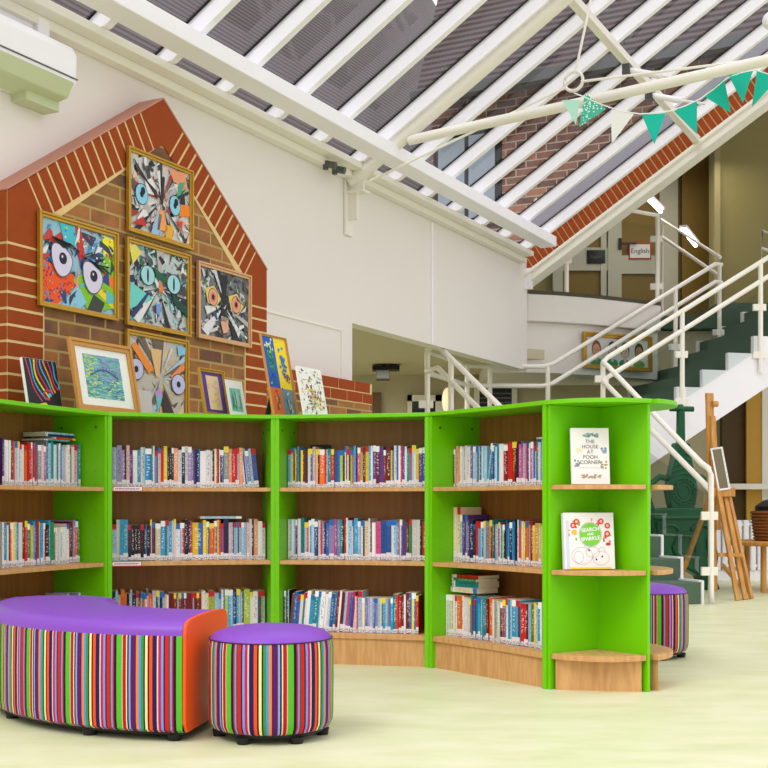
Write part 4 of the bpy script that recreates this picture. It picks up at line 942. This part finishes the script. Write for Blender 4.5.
def art_top(b, w_, h_):
    rg = random.Random(3); rect(b, 0, w_, 0, h_, (206, 206, 206), 0)
    rnd_shards(b, w_, h_, WT*2+DK+[(150, 60, 50), (230, 190, 170)], 190, rg, smin=.03, smax=.13, dz=.00005)
    rays(b, w_*.5, h_*.48, w_, h_, DK+WT+[(60, 60, 64), (180, 50, 40)], 16, rg, -.006)
    for q in (((.62, .95), (.9, .98), (.95, .75), (.7, .8)), ): b.poly([(x*w_, -.0105, z*h_) for x, z in q], 0, lin((230, 150, 110)))
    b.poly([(x*w_, -.0107, z*h_) for x, z in ((.8, .82), (.9, .85), (.78, .55), (.72, .5))], 0, lin((70, 160, 120)))
    b.poly([(x*w_, -.0107, z*h_) for x, z in ((.78, .52), (.98, .55), (.98, .4), (.8, .36))], 0, lin((240, 130, 20)))
    for q, c in ((((.32, 0), (.42, .3), (.5, .3), (.45, 0)), (150, 190, 226)), (((.46, .36), (.54, .36), (.6, .1), (.42, .08)), (236, 160, 90)), (((.56, .18), (.7, .2), (.68, .02), (.56, 0)), (230, 170, 40)), (((.02, .06), (.2, .2), (.25, .08)), (190, 50, 40)), (((.74, .28), (.86, .3), (.84, .18)), (220, 60, 40))): b.poly([(x*w_, -.011, z*h_) for x, z in q], 0, lin(c))
    for k in range(5): stroke(b, [(w_*(.05+.02*k), h_*(.9-.04*k)), (w_*.42, h_*(.5+.02*k))], .009, DK[k % 3], -.0115)
    stroke(b, [(w_*.53, h_*.8), (w_*.5, h_*.45)], .022, (44, 40, 42), -.0117); stroke(b, [(w_*.95, h_*.72), (w_*.66, h_*.52)], .02, (34, 50, 44), -.0117)
    for cx, rx in ((.17, .075), (.72, .07)): eye(b, w_*cx, h_*.48, w_*rx*1.25, h_*.13, (134, 204, 232), None, y=-.012); disc(b, w_*(cx+.02), h_*.53, w_*.035, h_*.05, (20, 20, 26), -.0133)
def art_left(b, w_, h_):
    rg = random.Random(8); rect(b, 0, w_, 0, h_, (150, 190, 210), 0)
    rnd_shards(b, w_, h_, [(70, 150, 200), (40, 70, 130), (226, 226, 230), (90, 190, 200), (60, 60, 80), (200, 60, 50)], 130, rg, smin=.04, smax=.13, dz=.00005)
    Q = lambda pts, c, y: b.poly([(x*w_, y, z*h_) for x, z in pts], 0, lin(c))
    Q([(0, .02), (0, .5), (.42, .4), (.48, .3), (.2, 0)], (238, 84, 16), -.0045); Q([(.84, .72), (1, .75), (1, .1), (.62, 0), (.42, .34), (.5, .42), (.8, .5)], (126, 196, 30), -.0046); Q([(.82, .98), (1, .95), (1, .78), (.84, .74)], (238, 230, 30), -.0048)
    Q([(.25, 0), (.48, .3), (.6, .1), (.5, 0)], (140, 200, 226), -.005); Q([(.44, .98), (.52, .98), (.6, .55), (.52, .5)], (200, 50, 40), -.005); Q([(.24, .98), (.44, .98), (.46, .76), (.3, .74)], (70, 190, 206), -.005)
    Q([(.76, .35), (1, .16), (1, .08), (.74, .26)], (240, 214, 40), -.0052); Q([(.5, .5), (.44, .26), (.48, .24)], (236, 140, 150), -.0054); Q([(.6, 0), (.7, .22), (.86, .14), (.8, 0)], (60, 66, 60), -.0053); Q([(.86, .46), (1, .5), (1, .3)], (236, 120, 30), -.0053)
    for k in range(46):
        x, z = rg.uniform(0, .45), rg.uniform(.05, .45); disc(b, w_*x, h_*z, .006, .006, rg.choice([(60, 60, 130), (150, 60, 40), (180, 160, 140), (200, 40, 40)]), -.0056-.00002*k, 8)
    for k in range(40):
        x, z = rg.uniform(.3, 1), rg.uniform(.62, 1); disc(b, w_*x, h_*z, .007, .006, rg.choice([(40, 110, 200), (220, 60, 50), (240, 240, 240), (230, 220, 60)]), -.0056-.00002*k, 6)
    for (cx, cz) in ((.27, .52), (.69, .4)):
        pts = [(cx-.15, cz+.19), (cx-.02, cz+.2), (cx+.13, cz+.08), (cx+.11, cz-.07), (cx+.03, cz-.17), (cx-.06, cz-.17), (cx-.14, cz-.03)]; pts = chaikin(pts)
        b.poly([(w_*cx+(x-cx)*w_*1.08, -.0105, h_*cz+(z-cz)*h_*1.1) for x, z in pts], 0, lin((90, 90, 110))); Q(pts, (214, 208, 232), -.0108); disc(b, w_*cx, h_*(cz+.04), w_*.052, h_*.07, (34, 30, 50), -.0112); disc(b, w_*(cx-.01), h_*(cz+.06), .006, .008, (220, 220, 230), -.0115, 10)
    for k in range(16):
        x0 = rg.uniform(.1, .4); stroke(b, [(w_*x0, h_*(.8-.12*x0)), (w_*(x0+.13), h_*(.72-.1*x0+rg.uniform(-.04, .05)))], .006, (20, 24, 24), -.012); x0 = rg.uniform(.52, .84); stroke(b, [(w_*x0, h_*(.78-.25*x0)), (w_*(x0+.13), h_*(.72-.2*x0+rg.uniform(-.08, .12)))], .006, (20, 30, 20), -.012)
def art_mid(b, w_, h_):
    rg = random.Random(5); rect(b, 0, w_, 0, h_, (190, 200, 200), 0)
    rnd_shards(b, w_, h_, WT+DK+[(90, 170, 180), (150, 210, 210), (40, 100, 80), (30, 60, 100), (120, 90, 120)], 220, rg, smin=.03, smax=.11, dz=.00005)
    rays(b, w_*.5, h_*.5, w_, h_, WT+DK+[(30, 70, 60), (50, 90, 110), (170, 190, 190), (220, 220, 220)], 12, rg, -.0075)
    Q = lambda pts, c, y: b.poly([(x*w_, y, z*h_) for x, z in pts], 0, lin(c))
    Q([(0, .95), (.1, .98), (.2, .9), (.06, .72)], (226, 214, 90), -.0108); Q([(.02, .5), (.4, .35), (.3, .3), (0, .15)], (110, 206, 196), -.0108); Q([(.42, .75), (.62, .66), (.6, .6), (.44, .62)], (20, 96, 60), -.011); Q([(.5, .6), (.55, .55), (.56, .45), (.48, .46)], (230, 130, 60), -.0112); Q([(.7, .5), (1, .3), (1, .2), (.74, .36)], (20, 70, 60), -.0112)
    Q([(.3, .42), (.34, .42), (.08, .06), (.02, .1)], (40, 60, 110), -.0113); Q([(.44, .3), (.52, .3), (.5, .14), (.44, .18)], (120, 150, 220), -.0113)
    for cx, cz in ((.3, .63), (.74, .6)): eye(b, w_*cx, h_*cz, w_*.11, h_*.12, (158, 214, 222), None, y=-.0116, slit=True)
def art_right(b, w_, h_):
    rg = random.Random(6); rect(b, 0, w_, 0, h_, (120, 124, 126), 0)
    rnd_shards(b, w_, h_, WT+DK*2+[(40, 50, 60), (60, 80, 120), (170, 200, 200), (90, 120, 60), (150, 130, 120)], 240, rg, smin=.025, smax=.1, dz=.00005)
    rays(b, w_*.5, h_*.5, w_, h_, DK+WT+[(30, 34, 40)], 10, rg, -.008)
    Q = lambda pts, c, y: b.poly([(x*w_, y, z*h_) for x, z in pts], 0, lin(c))
    Q([(.44, .95), (.54, .95), (.5, .3), (.4, .3)], (34, 36, 40), -.0106); Q([(.4, .25), (.56, .3), (.56, .12), (.46, .08)], (226, 170, 140), -.0108)
    for cx, cz in ((.25, .58), (.72, .55)): Q([(cx-.16, cz+.1), (cx+.02, cz+.17), (cx+.16, cz), (cx+.05, cz-.14), (cx-.1, cz-.1)], (220, 200, 110), -.011); eye(b, w_*cx, h_*cz, w_*.09, h_*.12, (230, 160, 130), (214, 120, 90), y=-.0113)
def art_low(b, w_, h_):
    rg = random.Random(9); rect(b, 0, w_, 0, h_, (196, 190, 176), 0)
    rnd_shards(b, w_, h_, [(196, 180, 150), (214, 208, 200), (96, 80, 62), (70, 60, 54), (170, 160, 150), (226, 190, 130), (170, 200, 220)], 70, rg, smin=.06, smax=.2, dz=.00005)
    rays(b, w_*.55, h_*.5, w_, h_, [(84, 70, 56), (216, 210, 204), (196, 190, 186), (110, 96, 80), (170, 206, 222)], 18, rg, -.005)
    Q = lambda pts, c, y: b.poly([(x*w_, y, z*h_) for x, z in pts], 0, lin(c))
    Q([(.04, .85), (.12, .9), (.42, .6), (.34, .52)], (240, 140, 40), -.0085); Q([(.36, .86), (.56, .86), (.52, .5), (.46, .5)], (226, 186, 130), -.0088); Q([(.96, .75), (.98, .66), (.74, .48), (.72, .54)], (232, 140, 80), -.0088)
    Q([(.44, .3), (.52, .36), (.58, .26), (.5, .04)], (110, 200, 200), -.009); Q([(.44, .3), (.52, .36), (.58, .26), (.5, .22)], (190, 150, 214), -.0092); Q([(0, 0), (.06, .3), (.38, .3), (.4, 0)], (208, 204, 198), -.0084)
    Q([(.6, .36), (.8, .02), (.6, 0), (.56, .2)], (60, 46, 38), -.009); Q([(.84, .95), (1, .95), (.98, .85), (.86, .82)], (130, 196, 230), -.009)
    for cx, cz in ((.12, .56), (.86, .44)): eye(b, w_*cx, h_*cz, w_*.12, h_*.13, (196, 196, 232), None, y=-.0095)
hung(128.6, 144.8, 193.5, 230.6, 'gold', 'gold framed collage with pale blue eyes, topmost picture on the brick gable', art_top)
hung(39.5, 209.5, 118.5, 305.2, 'gold', 'gold framed bright orange and green collage with big white eyes, leftmost on brick', art_left)
hung(127.0, 236.0, 191.0, 324.5, 'gold', 'gold framed grey and teal collage with slit pupils, directly under the topmost picture', art_mid)
hung(198.5, 260.0, 251.5, 337.5, 'rosegold', 'pink gold framed dark collage with peach eyes at right of brick gable', art_right)
hung(127.0, 328.5, 189.0, 416.0, 'gold', 'gold framed beige collage with lilac eyes, lowest on bricks behind the bookcase', art_low)

# ------------------------------------------------------------------ pictures standing on the bookcase tops
def standing(name, label, cat, px0, px1, Y, h_, mk, lean=11, th=.012, z=H, group='artworks standing on the bookcase tops'):
    k0, k1 = (px0-384)/FPX, (px1-384)/FPX
    w_ = (k1-k0)*Y/(WD.x-k1*WD.y)
    t = thing(name, label, cat, (k0*Y, Y, z+.0006+th*math.sin(R(lean))*0), (R(-lean), 0, TH), group)
    mk(t, w_, h_); 
    b = MB(); hh = h_*.5; b.prism([(th, hh), (th+.003, hh), (th+math.tan(R(lean*2.1))*hh+.006, .004+(math.tan(R(lean*2.1))*hh+.006)*math.tan(R(lean))), (th+math.tan(R(lean*2.1))*hh, .002+(math.tan(R(lean*2.1))*hh)*math.tan(R(lean)))], w_*.42, w_*.58, axis='x'); b.build('strut', 'black', t)
    return t
def mk_neon(t, w_, h_):
    b = MB(); b.box(0, w_, 0, .016, 0, h_); b.build('canvas', 'paper', t)
    b = MB(); rect(b, .001, w_-.001, .001, h_-.001, (34, 30, 38), -.0004); rg = random.Random(4)
    cs = [(230, 50, 110), (60, 180, 220), (240, 214, 40), (230, 50, 110), (60, 180, 220), (240, 150, 50)]
    k = 0
    for s_ in range(8):
        x0 = .08+.11*s_; pts = []
        for i in range(13):
            f = i/12; x = x0+.34*f*f*(1-.06*s_)+.03*math.sin(6*f+s_); z_ = .97-.8*f*(1-.05*s_)
            pts.append((min(.97, max(.02, x))*w_, z_*h_))
        stroke(b, pts, .006+.002*(s_ % 3), cs[s_ % 6], -.0006-.0001*s_)
    stroke(b, [(w_*(.62+.14*math.cos(a)), h_*(.3+.09*math.sin(a))) for a in [i*.4 for i in range(1, 13)]], .009, (230, 50, 110), -.0018)
    disc(b, w_*.66, h_*.3, .012, .009, (60, 180, 220), -.0019); stroke(b, [(w_*.1, h_*.04), (w_*.5, h_*.12), (w_*.6, h_*.02)], .01, (240, 214, 40), -.0019)
    b.build('painting', 'paint', t)
def mk_big(t, w_, h_):
    frame_parts(t, w_, h_, .034, 'oak', .02)
    b = MB(); b.box(.01, w_-.01, -.004, 0, .01, h_-.01); b.build('mount_board', 'paper', t)
    b = MB(); rg = random.Random(12); x0, x1, z0_, z1_ = w_*.20, w_*.79, h_*.21, h_*.81; W_, H_ = x1-x0, z1_-z0_
    bb = MB(); rect(bb, 0, W_, 0, H_, (120, 180, 190), 0)
    for k in range(420):
        cx, cz = rg.uniform(0, W_), rg.uniform(0, H_); f = cz/H_; g_ = cx/W_
        pal = [(90, 170, 110), (60, 120, 180), (130, 200, 210), (220, 230, 140)] if f < .45 else ([(190, 220, 110), (120, 190, 120), (214, 226, 150)] if g_ < .35 else [(150, 150, 210), (120, 190, 200), (110, 170, 130), (170, 160, 220)])
        l = rg.uniform(.006, .014); a = rg.uniform(-.6, .6)
        q = [(cx-l, cz-.002), (cx+l, cz-.002+a*.006), (cx+l, cz+.002+a*.006), (cx-l, cz+.002)]
        bb.poly([(min(W_, max(0, x)), -.00001*k-.0002, min(H_, max(0, z))) for x, z in q], 0, lin(rg.choice(pal)))
    stroke(bb, [(W_*(.12+.76*i/12), H_*(.5+.16*math.sin(math.pi*i/12))) for i in range(13)], .006, (60, 90, 150), -.0048)
    for i in range(9): stroke(bb, [(W_*(.18+.08*i), H_*(.52+.13*math.sin(math.pi*(i+.7)/10))), (W_*(.18+.08*i), H_*(.6+.13*math.sin(math.pi*(i+.7)/10)))], .003, (70, 110, 150), -.0049)
    b.v = [(x0+x, y-.0046, z0_+z) for x, y, z in bb.v]; b.f = bb.f; b.m = bb.m; b.c = bb.c; b.uv = bb.uv; b.build('print', 'paint', t)
def mk_purple(t, w_, h_):
    frame_parts(t, w_, h_, .018, 'gold', .016); b = MB(); rect(b, .012, w_-.012, .012, h_-.012, (86, 60, 150), -.004); rect(b, w_*.27, w_*.75, h_*.14, h_*.86, (230, 200, 160), -.0045)
    rg = random.Random(2)
    for k in range(40):
        x, z = rg.uniform(.3, .72), rg.uniform(.18, .82); disc(b, w_*x, h_*z, .007, .009, rg.choice([(236, 170, 190), (226, 214, 90), (190, 200, 140), (240, 190, 120)]), -.0047-.00002*k, 7)
    b.build('print', 'paint', t); b = MB(); b.box(.006, w_-.006, -.003, .0, .006, h_-.006); b.build('backing', 'paper', t)
def mk_card(t, w_, h_):
    b = MB(); b.box(0, w_, 0, .004, 0, h_); b.build('card', 'paper', t); b = MB(); rg = random.Random(7); rect(b, w_*.15, w_*.82, h_*.15, h_*.78, (130, 190, 180), -.0004)
    for k in range(22): x = rg.uniform(.2, .78); stroke(b, [(w_*x, h_*rg.uniform(.18, .4)), (w_*(x+rg.uniform(-.04, .04)), h_*rg.uniform(.5, .76))], .006, rg.choice([(60, 150, 130), (150, 150, 200), (180, 210, 200), (40, 120, 100)]), -.0006-.00003*k)
    b.build('drawing', 'paint', t)
def mk_four(t, w_, h_):
    frame_parts(t, w_, h_, .010, 'oak', .014); b = MB(); m = w_*.5; rect(b, .006, m, h_*.35, h_-.006, (20, 90, 180), -.004); rect(b, m, w_-.006, h_*.35, h_-.006, (240, 214, 20), -.004); rect(b, .006, m, .006, h_*.35, (220, 110, 50), -.004); rect(b, m, w_-.006, .006, h_*.35, (110, 140, 160), -.004)
    rg = random.Random(15); y = [-.0045]
    def cl(cx, cz, rx, rz_, pal, n, s=.008):
        for k in range(n): disc(b, w_*cx+rg.gauss(0, rx), h_*cz+rg.gauss(0, rz_), s*rg.uniform(.5, 1.2), s*rg.uniform(.7, 1.6), rg.choice(pal), y[0], 8); y[0] -= .00002
    cl(.3, .68, .012, .03, [(20, 120, 80), (20, 90, 60), (40, 150, 90)], 40); cl(.3, .86, .015, .012, [(236, 236, 214), (200, 220, 120), (120, 160, 200)], 18, .006); cl(.28, .5, .02, .03, [(240, 236, 220), (40, 120, 90), (30, 60, 140)], 12, .006)
    cl(.74, .68, .012, .035, [(30, 110, 190), (50, 140, 200), (20, 80, 160)], 44); cl(.8, .5, .014, .012, [(170, 30, 30), (60, 80, 140), (240, 190, 40)], 16, .007); cl(.3, .2, .008, .02, [(190, 80, 40), (110, 100, 60), (90, 100, 50), (236, 150, 90)], 26); cl(.74, .16, .012, .025, [(190, 210, 220), (230, 236, 240), (90, 110, 130)], 22, .007)
    stroke(b, [(w_*.74, h_*.02), (w_*.74, h_*.2)], .004, (50, 60, 70), y[0]-.0003)
    b.build('painting', 'paint', t); b = MB(); b.box(.004, w_-.004, -.003, .0, .004, h_-.004); b.build('backing', 'paper', t)
def mk_splat(t, w_, h_):
    b = MB(); b.box(0, w_, 0, .014, 0, h_); b.build('canvas', 'paper', t); b = MB(); rect(b, .001, w_-.001, .001, h_-.001, (234, 232, 230), -.0003); rg = random.Random(33)
    pal = [(220, 196, 40), (150, 40, 90), (90, 50, 130), (190, 60, 60), (80, 90, 60), (240, 200, 60), (110, 70, 60)]
    for k in range(70):
        x, z = rg.uniform(.04, .96), rg.uniform(.04, .96); disc(b, w_*x, h_*z, rg.uniform(.002, .009), rg.uniform(.002, .008), rg.choice(pal), -.0006-.00001*k, 8)
    for k in range(46):
        x, z = w_*rg.uniform(.1, .9), h_*rg.uniform(.1, .9); a = rg.uniform(0, 6.28); l = rg.uniform(.02, .05); pts = [(min(w_-.004, max(.004, x+l*i/3*math.cos(a+.2*i))), min(h_-.004, max(.004, z+l*i/3*math.sin(a+.2*i)))) for i in range(4)]
        stroke(b, pts, .0025, rg.choice(pal), -.0016-.00001*k)
    cx, cz = w_*.5, h_*.4
    for k in range(26): disc(b, cx+rg.gauss(0, .03), cz+rg.gauss(0, .03), .008, .006, rg.choice([(226, 200, 40), (110, 120, 50), (190, 70, 70)]), -.0026-.00001*k, 8)
    b.build('painting', 'paint', t)
standing('zebra_canvas', 'black canvas with pink, blue and yellow swirling lines leaning on bookcase top', 'painting', 29.5, 63, 5.33, .235, mk_neon, th=.016)
standing('framed_print', 'light wood framed pastel garden bridge print with wide white mount', 'framed picture', 77, 139, 5.5, .35, mk_big)
standing('framed_print', 'small gold framed print with purple mount on the bookcase top', 'framed picture', 204, 229.5, 5.75, .235, mk_purple)
standing('drawing_card', 'white card with small green drawing right of the purple mounted print', 'drawing', 231, 247.5, 5.82, .185, mk_card, th=.004)
standing('flower_painting', 'tall narrow framed painting in blue, yellow, orange and grey quarters', 'painting', 272, 297.5, 5.78, .41, mk_four)
standing('splatter_canvas', 'white canvas splattered with yellow, purple and red paint', 'painting', 305.5, 328.5, 5.76, .245, mk_splat, th=.014)

# ------------------------------------------------------------------ easel, press, basket
ea = thing('easel', 'tall wooden artist easel with long splayed legs near the stair foot', 'easel', (2.69, 9.75, 0))
b = MB(); b.bar((0, .05, .05), (-.02, .1, 1.67), .065, .03); b.build('mast', 'easel', ea, bev=.003)
b = MB(); b.bar((.03, .02, .55), (.0, .08, 1.48), .05, .025); b.build('sliding_mast', 'easel', ea, bev=.003)
for (x0, y0, x1, y1, zt2) in ((.09, -.32, -.01, .04, 1.15), (.17, -.25, .06, .05, 1.0), (.25, -.15, .07, .06, 1.1), (.42, .55, .07, .12, .95), (-.17, .62, .02, .12, .9)):
    b = MB(); b.bar((x0, y0, .0), (x1, y1, zt2), .038, .026); b.build('leg', 'easel', ea, bev=.003)
b = MB(); b.box(-.04, .14, -.03, .06, .82, .86); b.box(-.05, .15, -.05, -.03, .82, .89); b.build('tray', 'easel', ea, bev=.003)
b = MB(); b.bar((.03, -.1, .27), (.33, .4, .06), .03, .02); b.box(-.03, .17, -.2, -.17, .34, .37); b.build('brace', 'easel', ea)
b = MB(); b.tube([(.0, .08, 1.58), (.045, .08, 1.58)], .025, 12); b.build('clamp_knob', 'easel', ea, smooth=True)
mi = thing('small_framed_strip', 'narrow white framed mirror strip propped on the easel tray', 'framed picture', (2.70, 9.70, .865), (R(-6), R(-9), R(0)))
b = MB(); frame_parts(mi, .10, .35, .014, 'white', .012); b.box(.01, .09, -.004, 0, .01, .34); b.build('mirror', plain('dull_mirror', (120, 112, 84), .2, .3), mi)
pr = thing('cast_iron_press', 'ornate green cast iron printing press with rosette and T handle under the stairs', 'printing press', (2.62, 10.6, 0), (0, 0, R(12)))
def P2(name, pts, y0, y1, bev=.01): b = MB(); b.prism(pts[::-1], y0, y1, axis='y'); return b.build(name, 'cast', pr, bev=bev)
b = MB(); b.tube([(-.10, 0, 1.60), (.12, 0, 1.60)], .024, 12); b.lathe([(.03, 1.57), (.04, 1.6), (.02, 1.64)], 14); b.build('handle', 'cast', pr, smooth=True)
P2('column', [(-.035, 1.25), (.035, 1.25), (.03, 1.58), (-.03, 1.58)], -.03, .03)
body = [(-.065, 1.30), (.065, 1.30), (.085, 1.15), (.125, .98), (.14, .88), (.12, .76), (.09, .7), (-.09, .7), (-.12, .76), (-.14, .88), (-.125, .98), (-.085, 1.15)]
P2('crown', body, -.06, .06, .015)
b = MB()
for rr, dd_ in ((.115, .016), (.085, .014), (.055, .012)): b.tube([(rr*math.cos(a), -.062, .87+rr*math.sin(a)) for a in [2*math.pi*i/30 for i in range(31)]], dd_*.6, 8)
for k in range(16):
    a = 2*math.pi*k/16; b.tube([(.1*math.cos(a), -.066, .87+.1*math.sin(a)), (.1*math.cos(a), -.074, .87+.1*math.sin(a))], .011, 8)
for k in range(6): z_ = 1.0+.045*k; hw = .12-.014*k; b.tube([(-hw, -.062, z_), (0, -.066, z_+.03), (hw, -.062, z_)], .007, 6)
b.lathe([(.001, .83), (.035, .85), (.001, .9)], 12); b.build('rosette', 'cast', pr, smooth=True)
for s_ in (-1, 1):
    b = MB(); b.tube([(s_*.1, .0, .98), (s_*.2, 0, 1.0), (s_*.29, 0, .93), (s_*.31, 0, .82), (s_*.27, 0, .7)], .028, 12); b.build('scroll_arm', 'cast', pr, smooth=True)
fr = [(-.32, .62), (-.28, .72), (-.1, .73), (.1, .73), (.28, .72), (.32, .62), (.3, .42), (.33, .3), (.3, .12), (.34, .02), (.34, 0), (.2, 0), (.16, .12), (0, .2), (-.16, .12), (-.2, 0), (-.34, 0), (-.34, .02), (-.3, .12), (-.33, .3), (-.3, .42)]
P2('frame', fr, -.08, .1, .02)
b = MB()
for s_ in (-1, 1):
    b.tube([(s_*(.15+.09*math.cos(a)), -.085, .52+.055*math.sin(a)) for a in [math.pi*i/12 for i in range(13)]], .018, 8)
    b.tube([(s_*(.26), -.085, .6), (s_*.22, -.09, .4), (s_*.27, -.085, .2)], .02, 8)
b.tube([(.11*math.cos(a), -.085, .38+.1*math.sin(a)) for a in [2*math.pi*i/24 for i in range(25)]], .014, 8); b.tube([(-.3, -.085, .64), (.3, -.085, .64)], .022, 8); b.build('scrollwork', 'cast', pr, smooth=True)
tb = thing('low_table', 'low round edged wooden table holding the wicker basket at right edge', 'table', (3.48, 10.5, 0))
b = MB(); b.lathe([(.45, .40), (.47, .41), (.47, .43), (.45, .44)], 40); b.build('table_top', 'easel', tb, smooth=True)
for a in (45, 135, 225, 315): b = MB(); b.tube([(.33*math.cos(R(a)), .33*math.sin(R(a)), 0), (.33*math.cos(R(a)), .33*math.sin(R(a)), .4)], .025, 10); b.build('leg', 'easel', tb, smooth=True)
rd = thing('radiator', 'white ribbed radiator low behind the table at right edge', 'radiator', (3.5, 11.9, .1))
b = MB()
for k in range(12): b.box(-.35+.07*k, -.30+.07*k, 0, .08, 0, .5)
b.box(-.36, .5, .02, .06, .03, .06); b.box(-.36, .5, .02, .06, .44, .47); b.build('panel', 'white', rd, bev=.008); box('feet', -.3, .4, .02, .06, -.1, .0, 'white', rd)
bs = thing('wicker_basket', 'brown wicker basket standing on the low table at right edge', 'basket', (3.49, 10.45, .4405))
b = MB(); b.lathe([(.25, 0), (.27, .12), (.28, .25), (.285, .255), (.27, .26), (.26, .25), (.24, .03)], 40); b.build('body', 'wicker', bs, smooth=True)
b = MB()
for k in range(9): z_ = .02+.028*k; rr = .253+.028*z_/.25+.004; b.tube([(rr*math.cos(2*math.pi*i/40), rr*math.sin(2*math.pi*i/40), z_) for i in range(41)], .008, 6)
b.build('woven_bands', 'wicker', bs, smooth=True)
bg_ = MB(); bg_.lathe([(.2, .0), (.25, .05), (.25, .1), (.18, .15), (.08, .175), (.02, .17)], 28); tag(bg_.build('black_bag', 'black', None, (3.49, 10.45, .64), smooth=True), 'black bag bulging out of the wicker basket', 'bag')
pl = thing('small_plant', 'small pale plant with white pot sitting in front rim of basket', 'plant', (3.39, 10.24, .68))
b = MB(); b.lathe([(.025, 0), (.035, .06), (.03, .062)], 16); b.build('pot', 'white', pl, smooth=True)
b = MB()
for k in range(9): a = k*.7; b.poly([(0, 0, .05), (.03*math.cos(a-.3), .03*math.sin(a-.3), .09), (.07*math.cos(a), .07*math.sin(a), .1+.02*(k % 3)), (.03*math.cos(a+.3), .03*math.sin(a+.3), .08)])
b.build('leaves', 'leaf', pl)
# globe lamp high at the right edge
gl_ = thing('globe_lamp', 'white globe lamp hanging under the glass roof at the top right corner', 'light', (2.42, 7.5, 3.78))
b = MB(); b.lathe([(.004, -.055)]+[(.055*math.sin(math.pi*i/12), -.055*math.cos(math.pi*i/12)) for i in range(1, 12)]+[(.004, .055)], 24); b.build('globe', 'white', gl_, smooth=True)
b = MB(); b.tube([(0, 0, .05), (0, 0, .75)], .005, 6); b.build('cord', 'white', gl_)
